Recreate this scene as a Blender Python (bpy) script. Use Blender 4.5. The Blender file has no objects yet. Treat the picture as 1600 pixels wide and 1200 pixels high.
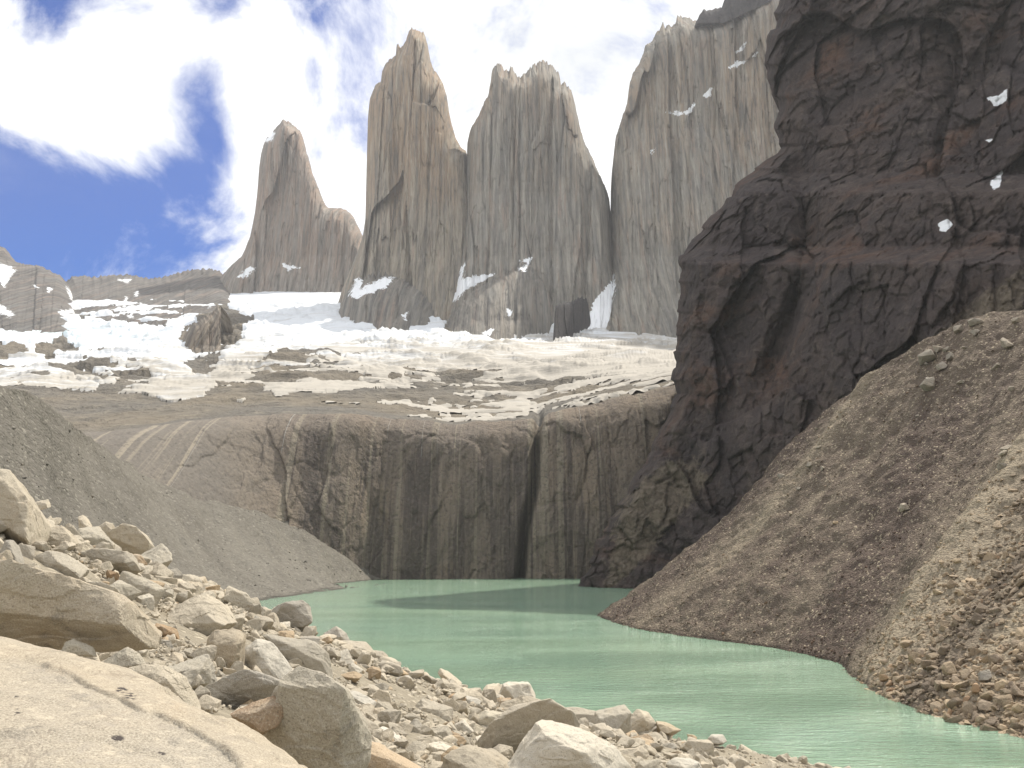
import bpy, bmesh, math, random
import numpy as np
from mathutils import Vector
SC = bpy.context.scene
COL = SC.collection

# ------------------------------------------------------------------ camera
F, H, PITCH = 1570.0, 15.0, math.radians(9.4)
cam = bpy.data.cameras.new('camera')
cam.sensor_width = 36.0
cam.lens = F / 1600 * 36
cam.clip_start = 0.2
cam.clip_end = 20000
camo = bpy.data.objects.new('camera', cam)
camo.location = (0, 0, H)
camo.rotation_euler = (math.pi / 2 + PITCH, 0, 0)
COL.objects.link(camo)
SC.camera = camo
# ------------------------------------------------------------------ light
SUN_AZ, SUN_EL = math.radians(41), math.radians(55)      # azimuth clockwise from +Y
sun = bpy.data.lights.new('sun', 'SUN')
sun.energy = 4.8
sun.angle = math.radians(0.53)
sun.color = (1.0, 0.94, 0.84)
suno = bpy.data.objects.new('sun', sun)
sd = Vector((math.sin(SUN_AZ) * math.cos(SUN_EL), math.cos(SUN_AZ) * math.cos(SUN_EL), math.sin(SUN_EL)))
suno.rotation_euler = sd.to_track_quat('Z', 'Y').to_euler()
COL.objects.link(suno)
SC.view_settings.view_transform = 'Standard'
SC.view_settings.look = 'None'
SC.view_settings.exposure = 0.18
SC.view_settings.gamma = 1.0
SC.cycles.volume_bounces = 1
SC.cycles.max_bounces = 6
SKY_STRENGTH, CLOUD_RAD = 0.075, 1.12
HAZE_DENSITY = 0.000052


def rayv(px, py):
    px = np.asarray(px, float); py = np.asarray(py, float)
    X = (px - 800) / F; U = (600 - py) / F
    cp, sp = math.cos(PITCH), math.sin(PITCH)
    return np.stack(np.broadcast_arrays(X, cp - U * sp, sp + U * cp), -1)


def P(px, py, d):
    r = rayv(px, py)
    t = np.asarray(d, float) / r[..., 1]
    return r * t[..., None] + np.array([0, 0, H])


def lake_d(px, py, z=0.0):
    r = rayv(px, py)
    return (z - H) / r[..., 2] * r[..., 1]


# ------------------------------------------------------------------ node helper
class NT:
    def __init__(s, tree):
        s.t = tree
        s.n = tree.nodes
        s.n.clear()

    def new(s, typ, ins=None, **kw):
        nd = s.n.new(typ)
        for k, v in kw.items():
            setattr(nd, k, v)
        for k, v in (ins or {}).items():
            sock = nd.inputs[k]
            if hasattr(v, 'bl_rna') and hasattr(v, 'is_output'):
                s.t.links.new(v, sock)
            else:
                sock.default_value = v
        return nd

    def math(s, op, a, b=0.0, c=0.0, clamp=False):
        nd = s.new('ShaderNodeMath', {0: a, 1: b, 2: c}, operation=op)
        nd.use_clamp = clamp
        return nd.outputs[0]

    def vmath(s, op, a, b=(0, 0, 0)):
        nd = s.new('ShaderNodeVectorMath', {0: a, 1: b}, operation=op)
        return nd.outputs['Value'] if op in ('DOT_PRODUCT', 'LENGTH') else nd.outputs[0]

    def noise(s, vec, scale, detail=4, rough=0.55, dist=0.0):
        return s.new('ShaderNodeTexNoise', {'Vector': vec, 'Scale': scale, 'Detail': detail, 'Roughness': rough, 'Distortion': dist}).outputs[0]

    def voro(s, vec, scale, feature='F1', out='Distance'):
        return s.new('ShaderNodeTexVoronoi', {'Vector': vec, 'Scale': scale}, feature=feature).outputs[out]

    def scalev(s, vec, sc):
        return s.new('ShaderNodeMapping', {'Vector': vec, 'Scale': sc}).outputs[0]

    def ramp(s, fac, stops, interp='LINEAR'):
        nd = s.new('ShaderNodeValToRGB', {0: fac})
        cr = nd.color_ramp
        cr.interpolation = interp
        while len(cr.elements) < len(stops):
            cr.elements.new(0.5)
        for e, (p, c) in zip(cr.elements, stops):
            e.position = p
            e.color = (*c, 1) if len(c) == 3 else c
        return nd.outputs[0]

    def mix(s, fac, a, b, blend='MIX'):
        nd = s.n.new('ShaderNodeMix')
        nd.data_type = 'RGBA'
        nd.blend_type = blend
        nd.clamp_factor = True
        for i, v in ((0, fac), (6, a), (7, b)):
            if hasattr(v, 'is_output'):
                s.t.links.new(v, nd.inputs[i])
            else:
                nd.inputs[i].default_value = v if i == 0 else (*v, 1)
        return nd.outputs[2]

    def mapr(s, v, a, b, c=0.0, d=1.0, smooth=True):
        nd = s.new('ShaderNodeMapRange', {0: v, 1: a, 2: b, 3: c, 4: d}, interpolation_type='SMOOTHSTEP' if smooth else 'LINEAR')
        return nd.outputs[0]

    def bump(s, h, strength, dist, normal=None):
        nd = s.new('ShaderNodeBump', {'Height': h, 'Strength': strength, 'Distance': dist})
        if normal is not None:
            s.t.links.new(normal, nd.inputs['Normal'])
        return nd.outputs[0]


# ------------------------------------------------------------------ world: blue sky with bright cumulus
w = bpy.data.worlds.new('World')
SC.world = w
w.use_nodes = True
n = NT(w.node_tree)
sky = n.new('ShaderNodeTexSky', sky_type='NISHITA')
sky.sun_disc = False
sky.sun_elevation = SUN_EL
sky.sun_rotation = SUN_AZ
sky.altitude = 900
sky.air_density = 1.0
sky.dust_density = 0.3
sky.ozone_density = 3.0
dirv = n.new('ShaderNodeTexCoord').outputs['Generated']


def lobe(px, py, r1, r2, rot=0.0):
    """elliptic distance (1 at its rim) round one sky direction; radii in degrees"""
    c = Vector(rayv(px, py)).normalized()
    e1 = Vector((c.y, -c.x, 0)).normalized()
    e2 = c.cross(e1) * -1
    a, b = math.cos(rot), math.sin(rot)
    f1, f2 = e1 * a + e2 * b, e2 * a - e1 * b
    u = n.vmath('DOT_PRODUCT', dirv, tuple(f1 / math.sin(math.radians(r1))))
    v = n.vmath('DOT_PRODUCT', dirv, tuple(f2 / math.sin(math.radians(r2))))
    return n.math('SQRT', n.math('ADD', n.math('MULTIPLY', u, u), n.math('MULTIPLY', v, v)))


n1 = n.noise(n.vmath('ADD', dirv, (1.7, 0.4, 2.2)), 6.5, 10, 0.6, 0.35)
n2 = n.noise(n.vmath('ADD', dirv, (3.1, 7.7, 1.3)), 2.6, 3, 0.5)
hole = n.math('MAXIMUM',
              n.mapr(lobe(90, 330, 9.2, 5.2, 0.05), 0.55, 1.35, 1, 0),
              n.mapr(lobe(270, 245, 3.2, 5.5, -0.25), 0.5, 1.4, 1, 0))
hole = n.math('MAXIMUM', hole, n.math('MULTIPLY', 0.62, n.mapr(lobe(90, 25, 7.5, 2.6, -0.1), 0.3, 1.3, 1, 0)))
hole = n.math('MAXIMUM', hole, n.math('MULTIPLY', 0.55, n.mapr(lobe(400, 15, 4.0, 1.8, 0.2), 0.3, 1.3, 1, 0)))
puff = n.math('MAXIMUM', n.mapr(lobe(135, 165, 5.6, 4.4, 0.15), 0.4, 1.3, 1, 0),
              n.math('MULTIPLY', 0.8, n.mapr(lobe(20, 60, 2.6, 2.6, 0), 0.4, 1.3, 1, 0)))
cov = n.math('ADD', n.math('MULTIPLY', n.math('SUBTRACT', n1, 0.5), 3.2), 0.72)
cov = n.math('SUBTRACT', cov, n.math('MULTIPLY', hole, 0.95))
cov = n.math('ADD', cov, n.math('MULTIPLY', puff, 0.85))
dens = n.mapr(cov, 0.02, 0.72)
wisp = n.math('MULTIPLY', n.mapr(n.noise(n.scalev(dirv, (1, 1, 2.5)), 4.0, 8, 0.62, 0.4), 0.42, 0.85), 0.14)
dens = n.math('MAXIMUM', dens, wisp)
greyf = n.math('MULTIPLY', n.mapr(lobe(880, 60, 9.5, 5.5, 0), 0.1, 1.25, 1, 0), n.mapr(n.noise(dirv, 4.5, 6, 0.5, 0.4), 0.3, 0.62))
ccol = n.mix(greyf, (1.0, 1.0, 1.0), (0.70, 0.72, 0.73))
ccol = n.mix(n.mapr(n2, 0.35, 0.65, 0, 0.25), ccol, (0.85, 0.87, 0.9))
skyc = n.new('ShaderNodeHueSaturation', {'Color': sky.outputs[0], 'Saturation': 1.5, 'Hue': 0.5, 'Value': 1.0}).outputs[0]
skyc = n.mix(1.0, skyc, (0.30, 0.84, 1.32), 'MULTIPLY')
bgs = n.new('ShaderNodeBackground', {'Color': skyc, 'Strength': SKY_STRENGTH})
bgc = n.new('ShaderNodeBackground', {'Color': ccol, 'Strength': CLOUD_RAD})
mx = n.new('ShaderNodeMixShader', {0: dens, 1: bgs.outputs[0], 2: bgc.outputs[0]})
n.new('ShaderNodeOutputWorld', {'Surface': mx.outputs[0]})


# ------------------------------------------------------------------ numpy noise
def _hash(i, j, k, seed):
    h = (i.astype(np.uint32) * np.uint32(374761393) + j.astype(np.uint32) * np.uint32(668265263)
         + k.astype(np.uint32) * np.uint32(2147483647) + np.uint32((seed * 974634521 + 12345) % (1 << 32)))
    h ^= h >> np.uint32(13)
    h *= np.uint32(1274126177)
    h ^= h >> np.uint32(16)
    h *= np.uint32(2246822519)
    h ^= h >> np.uint32(15)
    return h


G = np.array([(1, 1, 0), (-1, 1, 0), (1, -1, 0), (-1, -1, 0), (1, 0, 1), (-1, 0, 1), (1, 0, -1), (-1, 0, -1),
              (0, 1, 1), (0, -1, 1), (0, 1, -1), (0, -1, -1), (1, 1, 0), (-1, 1, 0), (0, -1, 1), (0, -1, -1)], np.float32)


def perlin(p, seed=0):
    p = np.asarray(p, np.float64)
    sh = p.shape[:-1]
    p = p.reshape(-1, 3)
    i0 = np.floor(p).astype(np.int64)
    f = (p - i0).astype(np.float32)
    u = f * f * f * (f * (f * 6 - 15) + 10)
    out = np.zeros(len(p), np.float32)
    for a in (0, 1):
        for b in (0, 1):
            for c in (0, 1):
                g = G[_hash(i0[:, 0] + a, i0[:, 1] + b, i0[:, 2] + c, seed) & np.uint32(15)]
                dt = g[:, 0] * (f[:, 0] - a) + g[:, 1] * (f[:, 1] - b) + g[:, 2] * (f[:, 2] - c)
                wt = (u[:, 0] if a else 1 - u[:, 0]) * (u[:, 1] if b else 1 - u[:, 1]) * (u[:, 2] if c else 1 - u[:, 2])
                out += dt * wt
    return out.reshape(sh)


def fbm(p, oct=4, seed=0, gain=0.5, lac=2.03):
    a, s, t = 1.0, 0, 0
    for o in range(oct):
        s = s + a * perlin(p, seed + o * 17)
        p = np.asarray(p) * lac
        a *= gain
    return s


def ridged(p, oct=3, seed=0, gain=0.5):
    a, s = 1.0, 0
    for o in range(oct):
        s = s + a * (1 - 2 * np.abs(perlin(p, seed + o * 17)) * 1.4)
        p = np.asarray(p) * 2.07
        a *= gain
    return s


def sc(p, x, y, z):
    return p * np.array([1 / x, 1 / y, 1 / z])


def cells(u, v, seed=0):
    """flat blocks: a random level with a slight tilt for every cell, and the distance to the cell's border"""
    iu, iv = np.floor(u).astype(np.int64), np.floor(v).astype(np.int64)
    b1 = np.full(u.shape, 9.0); b2 = np.full(u.shape, 9.0); val = np.zeros(u.shape)
    for a in (-1, 0, 1):
        for b in (-1, 0, 1):
            h = _hash(iu + a, iv + b, iu * 0, seed)
            cu = iu + a + 0.1 + 0.8 * (h & np.uint32(255)) / 255.0
            cv = iv + b + 0.1 + 0.8 * ((h >> np.uint32(8)) & np.uint32(255)) / 255.0
            d = np.hypot(u - cu, v - cv)
            r1 = ((h >> np.uint32(16)) & np.uint32(255)) / 255.0 - 0.5
            r2 = ((h >> np.uint32(24)) & np.uint32(255)) / 255.0 - 0.5
            nv = r1 + r2 * 1.3 * (u - cu) + (r1 - r2) * 0.5 * (v - cv)
            near = d < b1
            b2 = np.where(near, b1, np.minimum(b2, d))
            val = np.where(near, nv, val)
            b1 = np.where(near, d, b1)
    return val, b2 - b1


def blocks(P3, levels, seed, warp=0.35):
    """sum of block layers (width, height, amount, crack) over a wall, u along x and y, v along z"""
    out = 0
    for i, (wd, ht, am, ck) in enumerate(levels):
        s1 = seed + 31 * i
        wu = warp * fbm(sc(P3, wd * 1.5, wd * 1.5, ht * 1.5), 3, s1)
        wv = warp * fbm(sc(P3, wd * 1.2, wd * 1.2, ht), 3, s1 + 3)
        val, eg = cells(P3[..., 0] / wd + wu, P3[..., 2] / ht + wv, s1)
        out = out + am * val - ck * np.exp(-(eg / 0.07) ** 2)
    return out


def sstep(a, b, x):
    t = np.clip((x - a) / (b - a), 0, 1)
    return t * t * (3 - 2 * t)


def interp(x, tab):
    t = np.array(tab, float)
    return np.interp(x, t[:, 0], t[:, 1])


def poly_sd(px, py, poly):
    """signed distance (inside positive) to a closed polygon"""
    pts = np.array(poly, float)
    d = np.full(px.shape, 1e9)
    ins = np.zeros(px.shape, bool)
    for (x0, y0), (x1, y1) in zip(pts, np.roll(pts, -1, 0)):
        ex, ey = x1 - x0, y1 - y0
        t = np.clip(((px - x0) * ex + (py - y0) * ey) / (ex * ex + ey * ey + 1e-9), 0, 1)
        d = np.minimum(d, np.hypot(px - x0 - t * ex, py - y0 - t * ey))
        if y0 != y1:
            ins ^= ((y0 > py) != (y1 > py)) & (px < (x1 - x0) * (py - y0) / (y1 - y0) + x0)
    return np.where(ins, d, -d)


def line_dist(px, py, pts):
    pts = np.array(pts, float)
    d = np.full(px.shape, 1e9)
    for (x0, y0), (x1, y1) in zip(pts[:-1], pts[1:]):
        ex, ey = x1 - x0, y1 - y0
        t = np.clip(((px - x0) * ex + (py - y0) * ey) / (ex * ex + ey * ey + 1e-9), 0, 1)
        d = np.minimum(d, np.hypot(px - x0 - t * ex, py - y0 - t * ey))
    return d


# ------------------------------------------------------------------ mesh helpers
def mesh_from(name, V, Fq, mat, smooth=True, attrs=None):
    V = np.ascontiguousarray(np.asarray(V, np.float32).reshape(-1, 3))
    Fq = np.ascontiguousarray(np.asarray(Fq, np.int32))
    k = Fq.shape[1]
    me = bpy.data.meshes.new(name)
    me.vertices.add(len(V))
    me.vertices.foreach_set('co', V.ravel())
    me.loops.add(Fq.size)
    me.loops.foreach_set('vertex_index', Fq.ravel())
    me.polygons.add(len(Fq))
    me.polygons.foreach_set('loop_start', np.arange(0, Fq.size, k, dtype=np.int32))
    me.polygons.foreach_set('use_smooth', np.full(len(Fq), smooth))
    me.update(calc_edges=True)
    for an, av in (attrs or {}).items():
        at = me.attributes.new(an, 'FLOAT', 'POINT')
        at.data.foreach_set('value', np.ascontiguousarray(np.asarray(av, np.float32).ravel()))
    if mat is not None:
        me.materials.append(mat)
    return me


def grid_faces(R, C, keep=None):
    i = np.arange(R * C).reshape(R, C)
    q = np.stack([i[:-1, :-1], i[:-1, 1:], i[1:, 1:], i[1:, :-1]], -1)
    if keep is not None:
        q = q[keep]
    return q.reshape(-1, 4)


def compact(V, Fq, attrs):
    used = np.unique(Fq)
    m = np.full(len(V), -1)
    m[used] = np.arange(len(used))
    return V[used], m[Fq], {k: np.asarray(v).ravel()[used] for k, v in attrs.items()}


def put(name, me, loc=(0, 0, 0), parent=None):
    o = bpy.data.objects.new(name, me)
    o.location = loc
    COL.objects.link(o)
    if parent is not None:
        o.parent = parent
    return o


def tag(o, label, cat=None, group=None, kind=None):
    o['label'] = label
    if cat: o['category'] = cat
    if group: o['group'] = group
    if kind: o['kind'] = kind
    return o


def gnormals(V):
    a = np.gradient(V, axis=1)
    b = np.gradient(V, axis=0)
    nn = np.cross(a, b)
    return nn / (np.linalg.norm(nn, axis=-1, keepdims=True) + 1e-9)


# ------------------------------------------------------------------ materials
def new_mat(name):
    m = bpy.data.materials.new(name)
    m.use_nodes = True
    return m, NT(m.node_tree)


def finish(n, col, rough=0.9, normal=None, spec=0.2, **extra):
    ins = {'Base Color': col, 'Roughness': rough, 'Specular IOR Level': spec}
    if normal is not None:
        ins['Normal'] = normal
    ins.update(extra)
    b = n.new('ShaderNodeBsdfPrincipled', ins)
    n.new('ShaderNodeOutputMaterial', {'Surface': b.outputs[0]})


def snow_over(n, col, pos, fs):
    """mix in lying snow where the 'snow' attribute says so, ragged at its rim"""
    at = n.new('ShaderNodeAttribute', attribute_name='snow').outputs['Fac']
    s = n.math('ADD', at, n.math('MULTIPLY', n.math('SUBTRACT', n.noise(pos, fs, 8, 0.7), 0.5), 1.6))
    return n.mix(n.mapr(s, 0.44, 0.52), col, (0.86, 0.88, 0.9))


def tower_mat(name, hot_z, warm, grey, dark, warm_amt=1.0):
    m, n = new_mat(name)
    pos = n.new('ShaderNodeNewGeometry').outputs['Position']
    wv = n.vmath('ADD', pos, n.vmath('SCALE', n.new('ShaderNodeTexNoise', {'Vector': pos, 'Scale': 0.012, 'Detail': 3}).outputs['Color'], (0, 0, 0)))
    streak = n.noise(n.scalev(pos, (1 / 14, 1 / 500, 1 / 420)), 1.0, 7, 0.62, 0.3)
    fine = n.noise(n.scalev(pos, (1 / 4.5, 1 / 300, 1 / 70)), 1.0, 6, 0.65)
    big = n.noise(pos, 0.0085, 4, 0.55)
    blk = n.noise(n.scalev(pos, (1 / 12, 1 / 60, 1 / 22)), 1.0, 6, 0.6, 0.6)
    z = n.new('ShaderNodeSeparateXYZ', {0: pos}).outputs[2]
    wf = n.math('ADD', n.mapr(z, hot_z - 260, hot_z + 160, -0.3, 0.32), n.math('MULTIPLY', n.math('SUBTRACT', big, 0.5), 2.0))
    wf = n.math('ADD', wf, n.math('MULTIPLY', n.math('SUBTRACT', streak, 0.5), 2.2))
    wf = n.math('MULTIPLY', n.mapr(wf, -0.3, 0.8), warm_amt * 0.85)
    col = n.mix(wf, grey, warm)
    hue = n.noise(n.scalev(n.vmath('ADD', pos, (77, 0, 13)), (1 / 9, 1 / 400, 1 / 90)), 1.0, 4, 0.6)
    col = n.mix(n.mapr(hue, 0.52, 0.66, 0, 0.45), col, (0.30, 0.215, 0.165))
    col = n.mix(n.mapr(hue, 0.47, 0.34, 0, 0.4), col, (0.185, 0.19, 0.185))
    patch = n.mapr(n.noise(n.vmath('ADD', pos, (300, 0, 90)), 0.016, 5, 0.6, 0.5), 0.4, 0.62)
    col = n.mix(n.math('MULTIPLY', patch, n.mapr(streak, 0.52, 0.36, 0, 0.75)), col, dark)
    col = n.mix(n.mapr(fine, 0.495, 0.36, 0, 0.85), col, dark)
    col = n.mix(n.mapr(fine, 0.51, 0.64, 0, 0.65), col, tuple(min(1, c * 1.5) for c in grey))
    col = n.mix(n.mapr(blk, 0.45, 0.32, 0, 0.4), col, dark)
    crack = n.noise(n.scalev(pos, (1 / 26, 1 / 600, 1 / 600)), 1.0, 5, 0.6, 0.5)
    cr = n.math('ABSOLUTE', n.math('SUBTRACT', crack, 0.5))
    col = n.mix(n.mapr(cr, 0.0, 0.014, 0.55, 0), col, tuple(c * 0.6 for c in dark))
    col = snow_over(n, col, pos, 0.09)
    bm = n.bump(n.math('ADD', fine, n.math('ADD', n.math('MULTIPLY', blk, 0.35), n.math('MULTIPLY', streak, 0.6))), 0.6, 5.0)
    finish(n, col, 0.92, bm, 0.1)
    return m


def mix_tint(c, k):
    return tuple(x * k for x in c)


M = {}
GREY, WARM, DARK = (0.25, 0.222, 0.176), (0.315, 0.222, 0.142), (0.15, 0.135, 0.116)
M['tower'] = tower_mat('granite_spire', 640, WARM, GREY, DARK)
M['tower_pink'] = tower_mat('pink_granite_spire', 640, (0.31, 0.218, 0.16), (0.225, 0.203, 0.175), DARK)
M['tower_grey'] = tower_mat('grey_granite_spire', 760, (0.30, 0.225, 0.155), (0.225, 0.21, 0.18), (0.135, 0.127, 0.115), 0.8)
M['tower_wall'] = tower_mat('granite_wall', 700, (0.33, 0.245, 0.165), (0.235, 0.22, 0.188), (0.145, 0.138, 0.126), 0.75)
M['ridge'] = tower_mat('grey_ridge', 1800, (0.16, 0.137, 0.115), (0.14, 0.13, 0.118), (0.075, 0.071, 0.068), 0.5)
M['tower_foot'] = tower_mat('grey_buttress_rock', 1500, (0.24, 0.19, 0.15), (0.195, 0.18, 0.155), (0.095, 0.09, 0.086), 0.5)
M['outcrop'] = tower_mat('brown_outcrop', 300, (0.22, 0.175, 0.125), (0.19, 0.165, 0.135), (0.1, 0.088, 0.075))


def dark_cliff_mat(name, base, rust, black, light, rust_amt=1.0):
    m, n = new_mat(name)
    pos = n.new('ShaderNodeNewGeometry').outputs['Position']
    strata = n.noise(n.scalev(pos, (1 / 60, 1 / 60, 1 / 6)), 1.0, 7, 0.66, 0.25)
    mot = n.noise(n.scalev(pos, (1 / 6, 1 / 6, 1 / 5)), 1.0, 9, 0.74, 0.4)
    vert = n.noise(n.scalev(pos, (1 / 7, 1 / 14, 1 / 60)), 1.0, 6, 0.62, 0.3)
    big = n.noise(pos, 0.018, 5, 0.55, 0.5)
    rus = n.noise(n.scalev(n.vmath('ADD', pos, (50, 20, 9)), (1 / 60, 1 / 60, 1 / 28)), 1.0, 6, 0.6, 0.8)
    fine = n.noise(pos, 0.45, 7, 0.65)
    col = n.mix(n.mapr(big, 0.35, 0.65), base, black)
    ra = n.new('ShaderNodeAttribute', attribute_name='rust').outputs['Fac']
    rus = n.math('ADD', rus, n.math('MULTIPLY', ra, 0.14))
    col = n.mix(n.mapr(rus, 0.53, 0.72, 0, rust_amt), col, rust)
    col = n.mix(n.mapr(strata, 0.48, 0.36, 0, 0.45), col, black)
    col = n.mix(n.mapr(mot, 0.5, 0.36, 0, 0.75), col, mix_tint(black, 0.8))
    col = n.mix(n.mapr(mot, 0.53, 0.68, 0, 0.55), col, light)
    col = n.mix(n.mapr(vert, 0.54, 0.72, 0, 0.5), col, light)
    col = n.mix(n.mapr(vert, 0.46, 0.32, 0, 0.6), col, mix_tint(black, 0.7))
    col = n.mix(n.mapr(fine, 0.55, 0.75, 0, 0.45), col, light)
    cr = n.noise(n.scalev(pos, (1 / 16, 1 / 60, 1 / 90)), 1.0, 7, 0.62, 0.4)
    col = n.mix(n.mapr(n.math('ABSOLUTE', n.math('SUBTRACT', cr, 0.5)), 0.0, 0.009, 0.25, 0), col, mix_tint(black, 0.5))
    cr2 = n.noise(n.scalev(pos, (1 / 50, 1 / 50, 1 / 9)), 1.0, 7, 0.62, 0.3)
    col = n.mix(n.mapr(n.math('ABSOLUTE', n.math('SUBTRACT', cr2, 0.5)), 0.0, 0.010, 0.3, 0), col, mix_tint(black, 0.4))
    ta = n.new('ShaderNodeAttribute', attribute_name='tan').outputs['Fac']
    ta = n.math('ADD', ta, n.math('MULTIPLY', n.math('SUBTRACT', mot, 0.5), 1.5))
    col = n.mix(n.mapr(ta, 0.35, 0.7, 0, 0.8), col, n.mix(n.mapr(fine, 0.4, 0.6), (0.12, 0.098, 0.074), (0.19, 0.158, 0.118)))
    col = snow_over(n, col, pos, 0.2)
    hgt = n.math('ADD', n.math('ADD', mot, n.math('MULTIPLY', strata, 0.4)), n.math('ADD', vert, n.math('MULTIPLY', fine, 0.8)))
    finish(n, col, 0.9, n.bump(hgt, 0.7, 2.2), 0.12)
    return m


M['dark_cliff'] = dark_cliff_mat('dark_sedimentary_rock', (0.083, 0.064, 0.057), (0.112, 0.068, 0.05), (0.056, 0.046, 0.046), (0.145, 0.118, 0.1))
M['cap'] = dark_cliff_mat('dark_cap_rock', (0.06, 0.055, 0.055), (0.07, 0.05, 0.045), (0.04, 0.038, 0.04), (0.1, 0.09, 0.085), 0.4)


def headwall_mat():
    m, n = new_mat('streaked_granite_cliff')
    pos = n.new('ShaderNodeNewGeometry').outputs['Position']
    at = n.new('ShaderNodeAttribute', attribute_name='stain_shade').outputs['Fac']
    s1 = n.noise(n.scalev(pos, (1 / 15, 1 / 400, 1 / 170)), 1.0, 6, 0.58, 0.5)
    s2 = n.noise(n.scalev(pos, (1 / 2.2, 1 / 200, 1 / 90)), 1.0, 5, 0.6, 0.2)
    blk = n.noise(n.scalev(pos, (1 / 9, 1 / 9, 1 / 13)), 1.0, 7, 0.6, 1.0)
    fine = n.noise(pos, 0.6, 6, 0.65)
    big = n.noise(pos, 0.02, 3, 0.5)
    tan = n.mix(n.mapr(big, 0.35, 0.65), (0.265, 0.212, 0.158), (0.205, 0.172, 0.14))
    col = n.mix(n.mapr(blk, 0.5, 0.35, 0, 0.6), tan, (0.15, 0.125, 0.1))
    slab = n.new('ShaderNodeAttribute', attribute_name='slab').outputs['Fac']
    col = n.mix(n.math('MULTIPLY', n.mapr(slab, 0.1, 0.6), 0.75), col, (0.148, 0.135, 0.116))
    st = n.math('ADD', at, n.math('ADD', n.math('MULTIPLY', n.math('SUBTRACT', s1, 0.5), 3.4), n.math('MULTIPLY', n.math('SUBTRACT', s2, 0.5), 2.4)))
    st = n.mapr(st, 0.2, 0.85)
    col = n.mix(n.math('MULTIPLY', st, 0.88), col, (0.102, 0.084, 0.073))
    pale = n.noise(n.scalev(n.vmath('ADD', pos, (30, 0, 0)), (1 / 4.5, 1 / 400, 1 / 300)), 1.0, 4, 0.55)
    col = n.mix(n.mapr(pale, 0.55, 0.64, 0, 0.75), col, (0.31, 0.27, 0.205))
    thin = n.noise(n.scalev(n.vmath('ADD', pos, (70, 0, 0)), (1 / 1.6, 1 / 600, 1 / 300)), 1.0, 3, 0.5)
    col = n.mix(n.math('MULTIPLY', n.mapr(thin, 0.68, 0.73, 0, 0.7), n.mapr(at, 0.35, 0.1)), col, (0.5, 0.49, 0.46))
    col = n.mix(n.mapr(fine, 0.49, 0.33, 0, 0.6), col, (0.085, 0.075, 0.068))
    col = n.mix(n.mapr(fine, 0.52, 0.68, 0, 0.45), col, (0.27, 0.225, 0.18))
    finish(n, col, 0.85, n.bump(n.math('ADD', n.math('MULTIPLY', blk, 1.5), n.math('ADD', fine, s2)), n.mapr(slab, 0.05, 0.6, 0.9, 0.25), 2.5), 0.2)
    return m


M['headwall'] = headwall_mat()


def bench_mat():
    m, n = new_mat('bare_slab_rock')
    pos = n.new('ShaderNodeNewGeometry').outputs['Position']
    a = n.noise(n.scalev(pos, (1 / 40, 1 / 25, 1 / 10)), 1.0, 7, 0.6, 0.6)
    b = n.noise(pos, 0.08, 7, 0.65)
    c = n.noise(pos, 0.011, 4, 0.5)
    col = n.mix(n.mapr(c, 0.35, 0.65), (0.2, 0.172, 0.132), (0.155, 0.143, 0.124))
    col = n.mix(n.mapr(a, 0.48, 0.3, 0, 0.7), col, (0.12, 0.105, 0.088))
    col = n.mix(n.mapr(b, 0.5, 0.75, 0, 0.5), col, (0.34, 0.30, 0.23))
    col = n.mix(n.mapr(b, 0.44, 0.28, 0, 0.6), col, (0.11, 0.1, 0.085))
    finish(n, col, 0.9, n.bump(n.math('ADD', a, b), 1.0, 6.0), 0.15)
    return m


M['bench'] = bench_mat()


def snow_mat():
    m, n = new_mat('glacier_snow')
    pos = n.new('ShaderNodeNewGeometry').outputs['Position']
    beige = n.new('ShaderNodeAttribute', attribute_name='beige').outputs['Fac']
    ice = n.new('ShaderNodeAttribute', attribute_name='ice').outputs['Fac']
    a = n.noise(n.scalev(pos, (1 / 60, 1 / 30, 1 / 8)), 1.0, 7, 0.62, 0.8)
    b = n.noise(pos, 0.05, 6, 0.6)
    hs = n.noise(n.scalev(pos, (1 / 110, 1 / 9, 1 / 9)), 1.0, 6, 0.65, 0.3)
    beige = n.math('ADD', beige, n.math('MULTIPLY', n.math('SUBTRACT', hs, 0.5), 1.4))
    d = n.math('ADD', beige, n.math('MULTIPLY', n.math('SUBTRACT', a, 0.5), 1.3))
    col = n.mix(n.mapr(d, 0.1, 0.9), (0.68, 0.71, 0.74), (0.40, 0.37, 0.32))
    col = n.mix(n.math('MULTIPLY', ice, n.mapr(a, 0.35, 0.6, 0.2, 1)), col, (0.52, 0.64, 0.68))
    finish(n, col, 0.7, n.bump(n.math('ADD', a, hs), 0.6, 2.5), 0.2)
    return m


M['snow'] = snow_mat()


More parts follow.
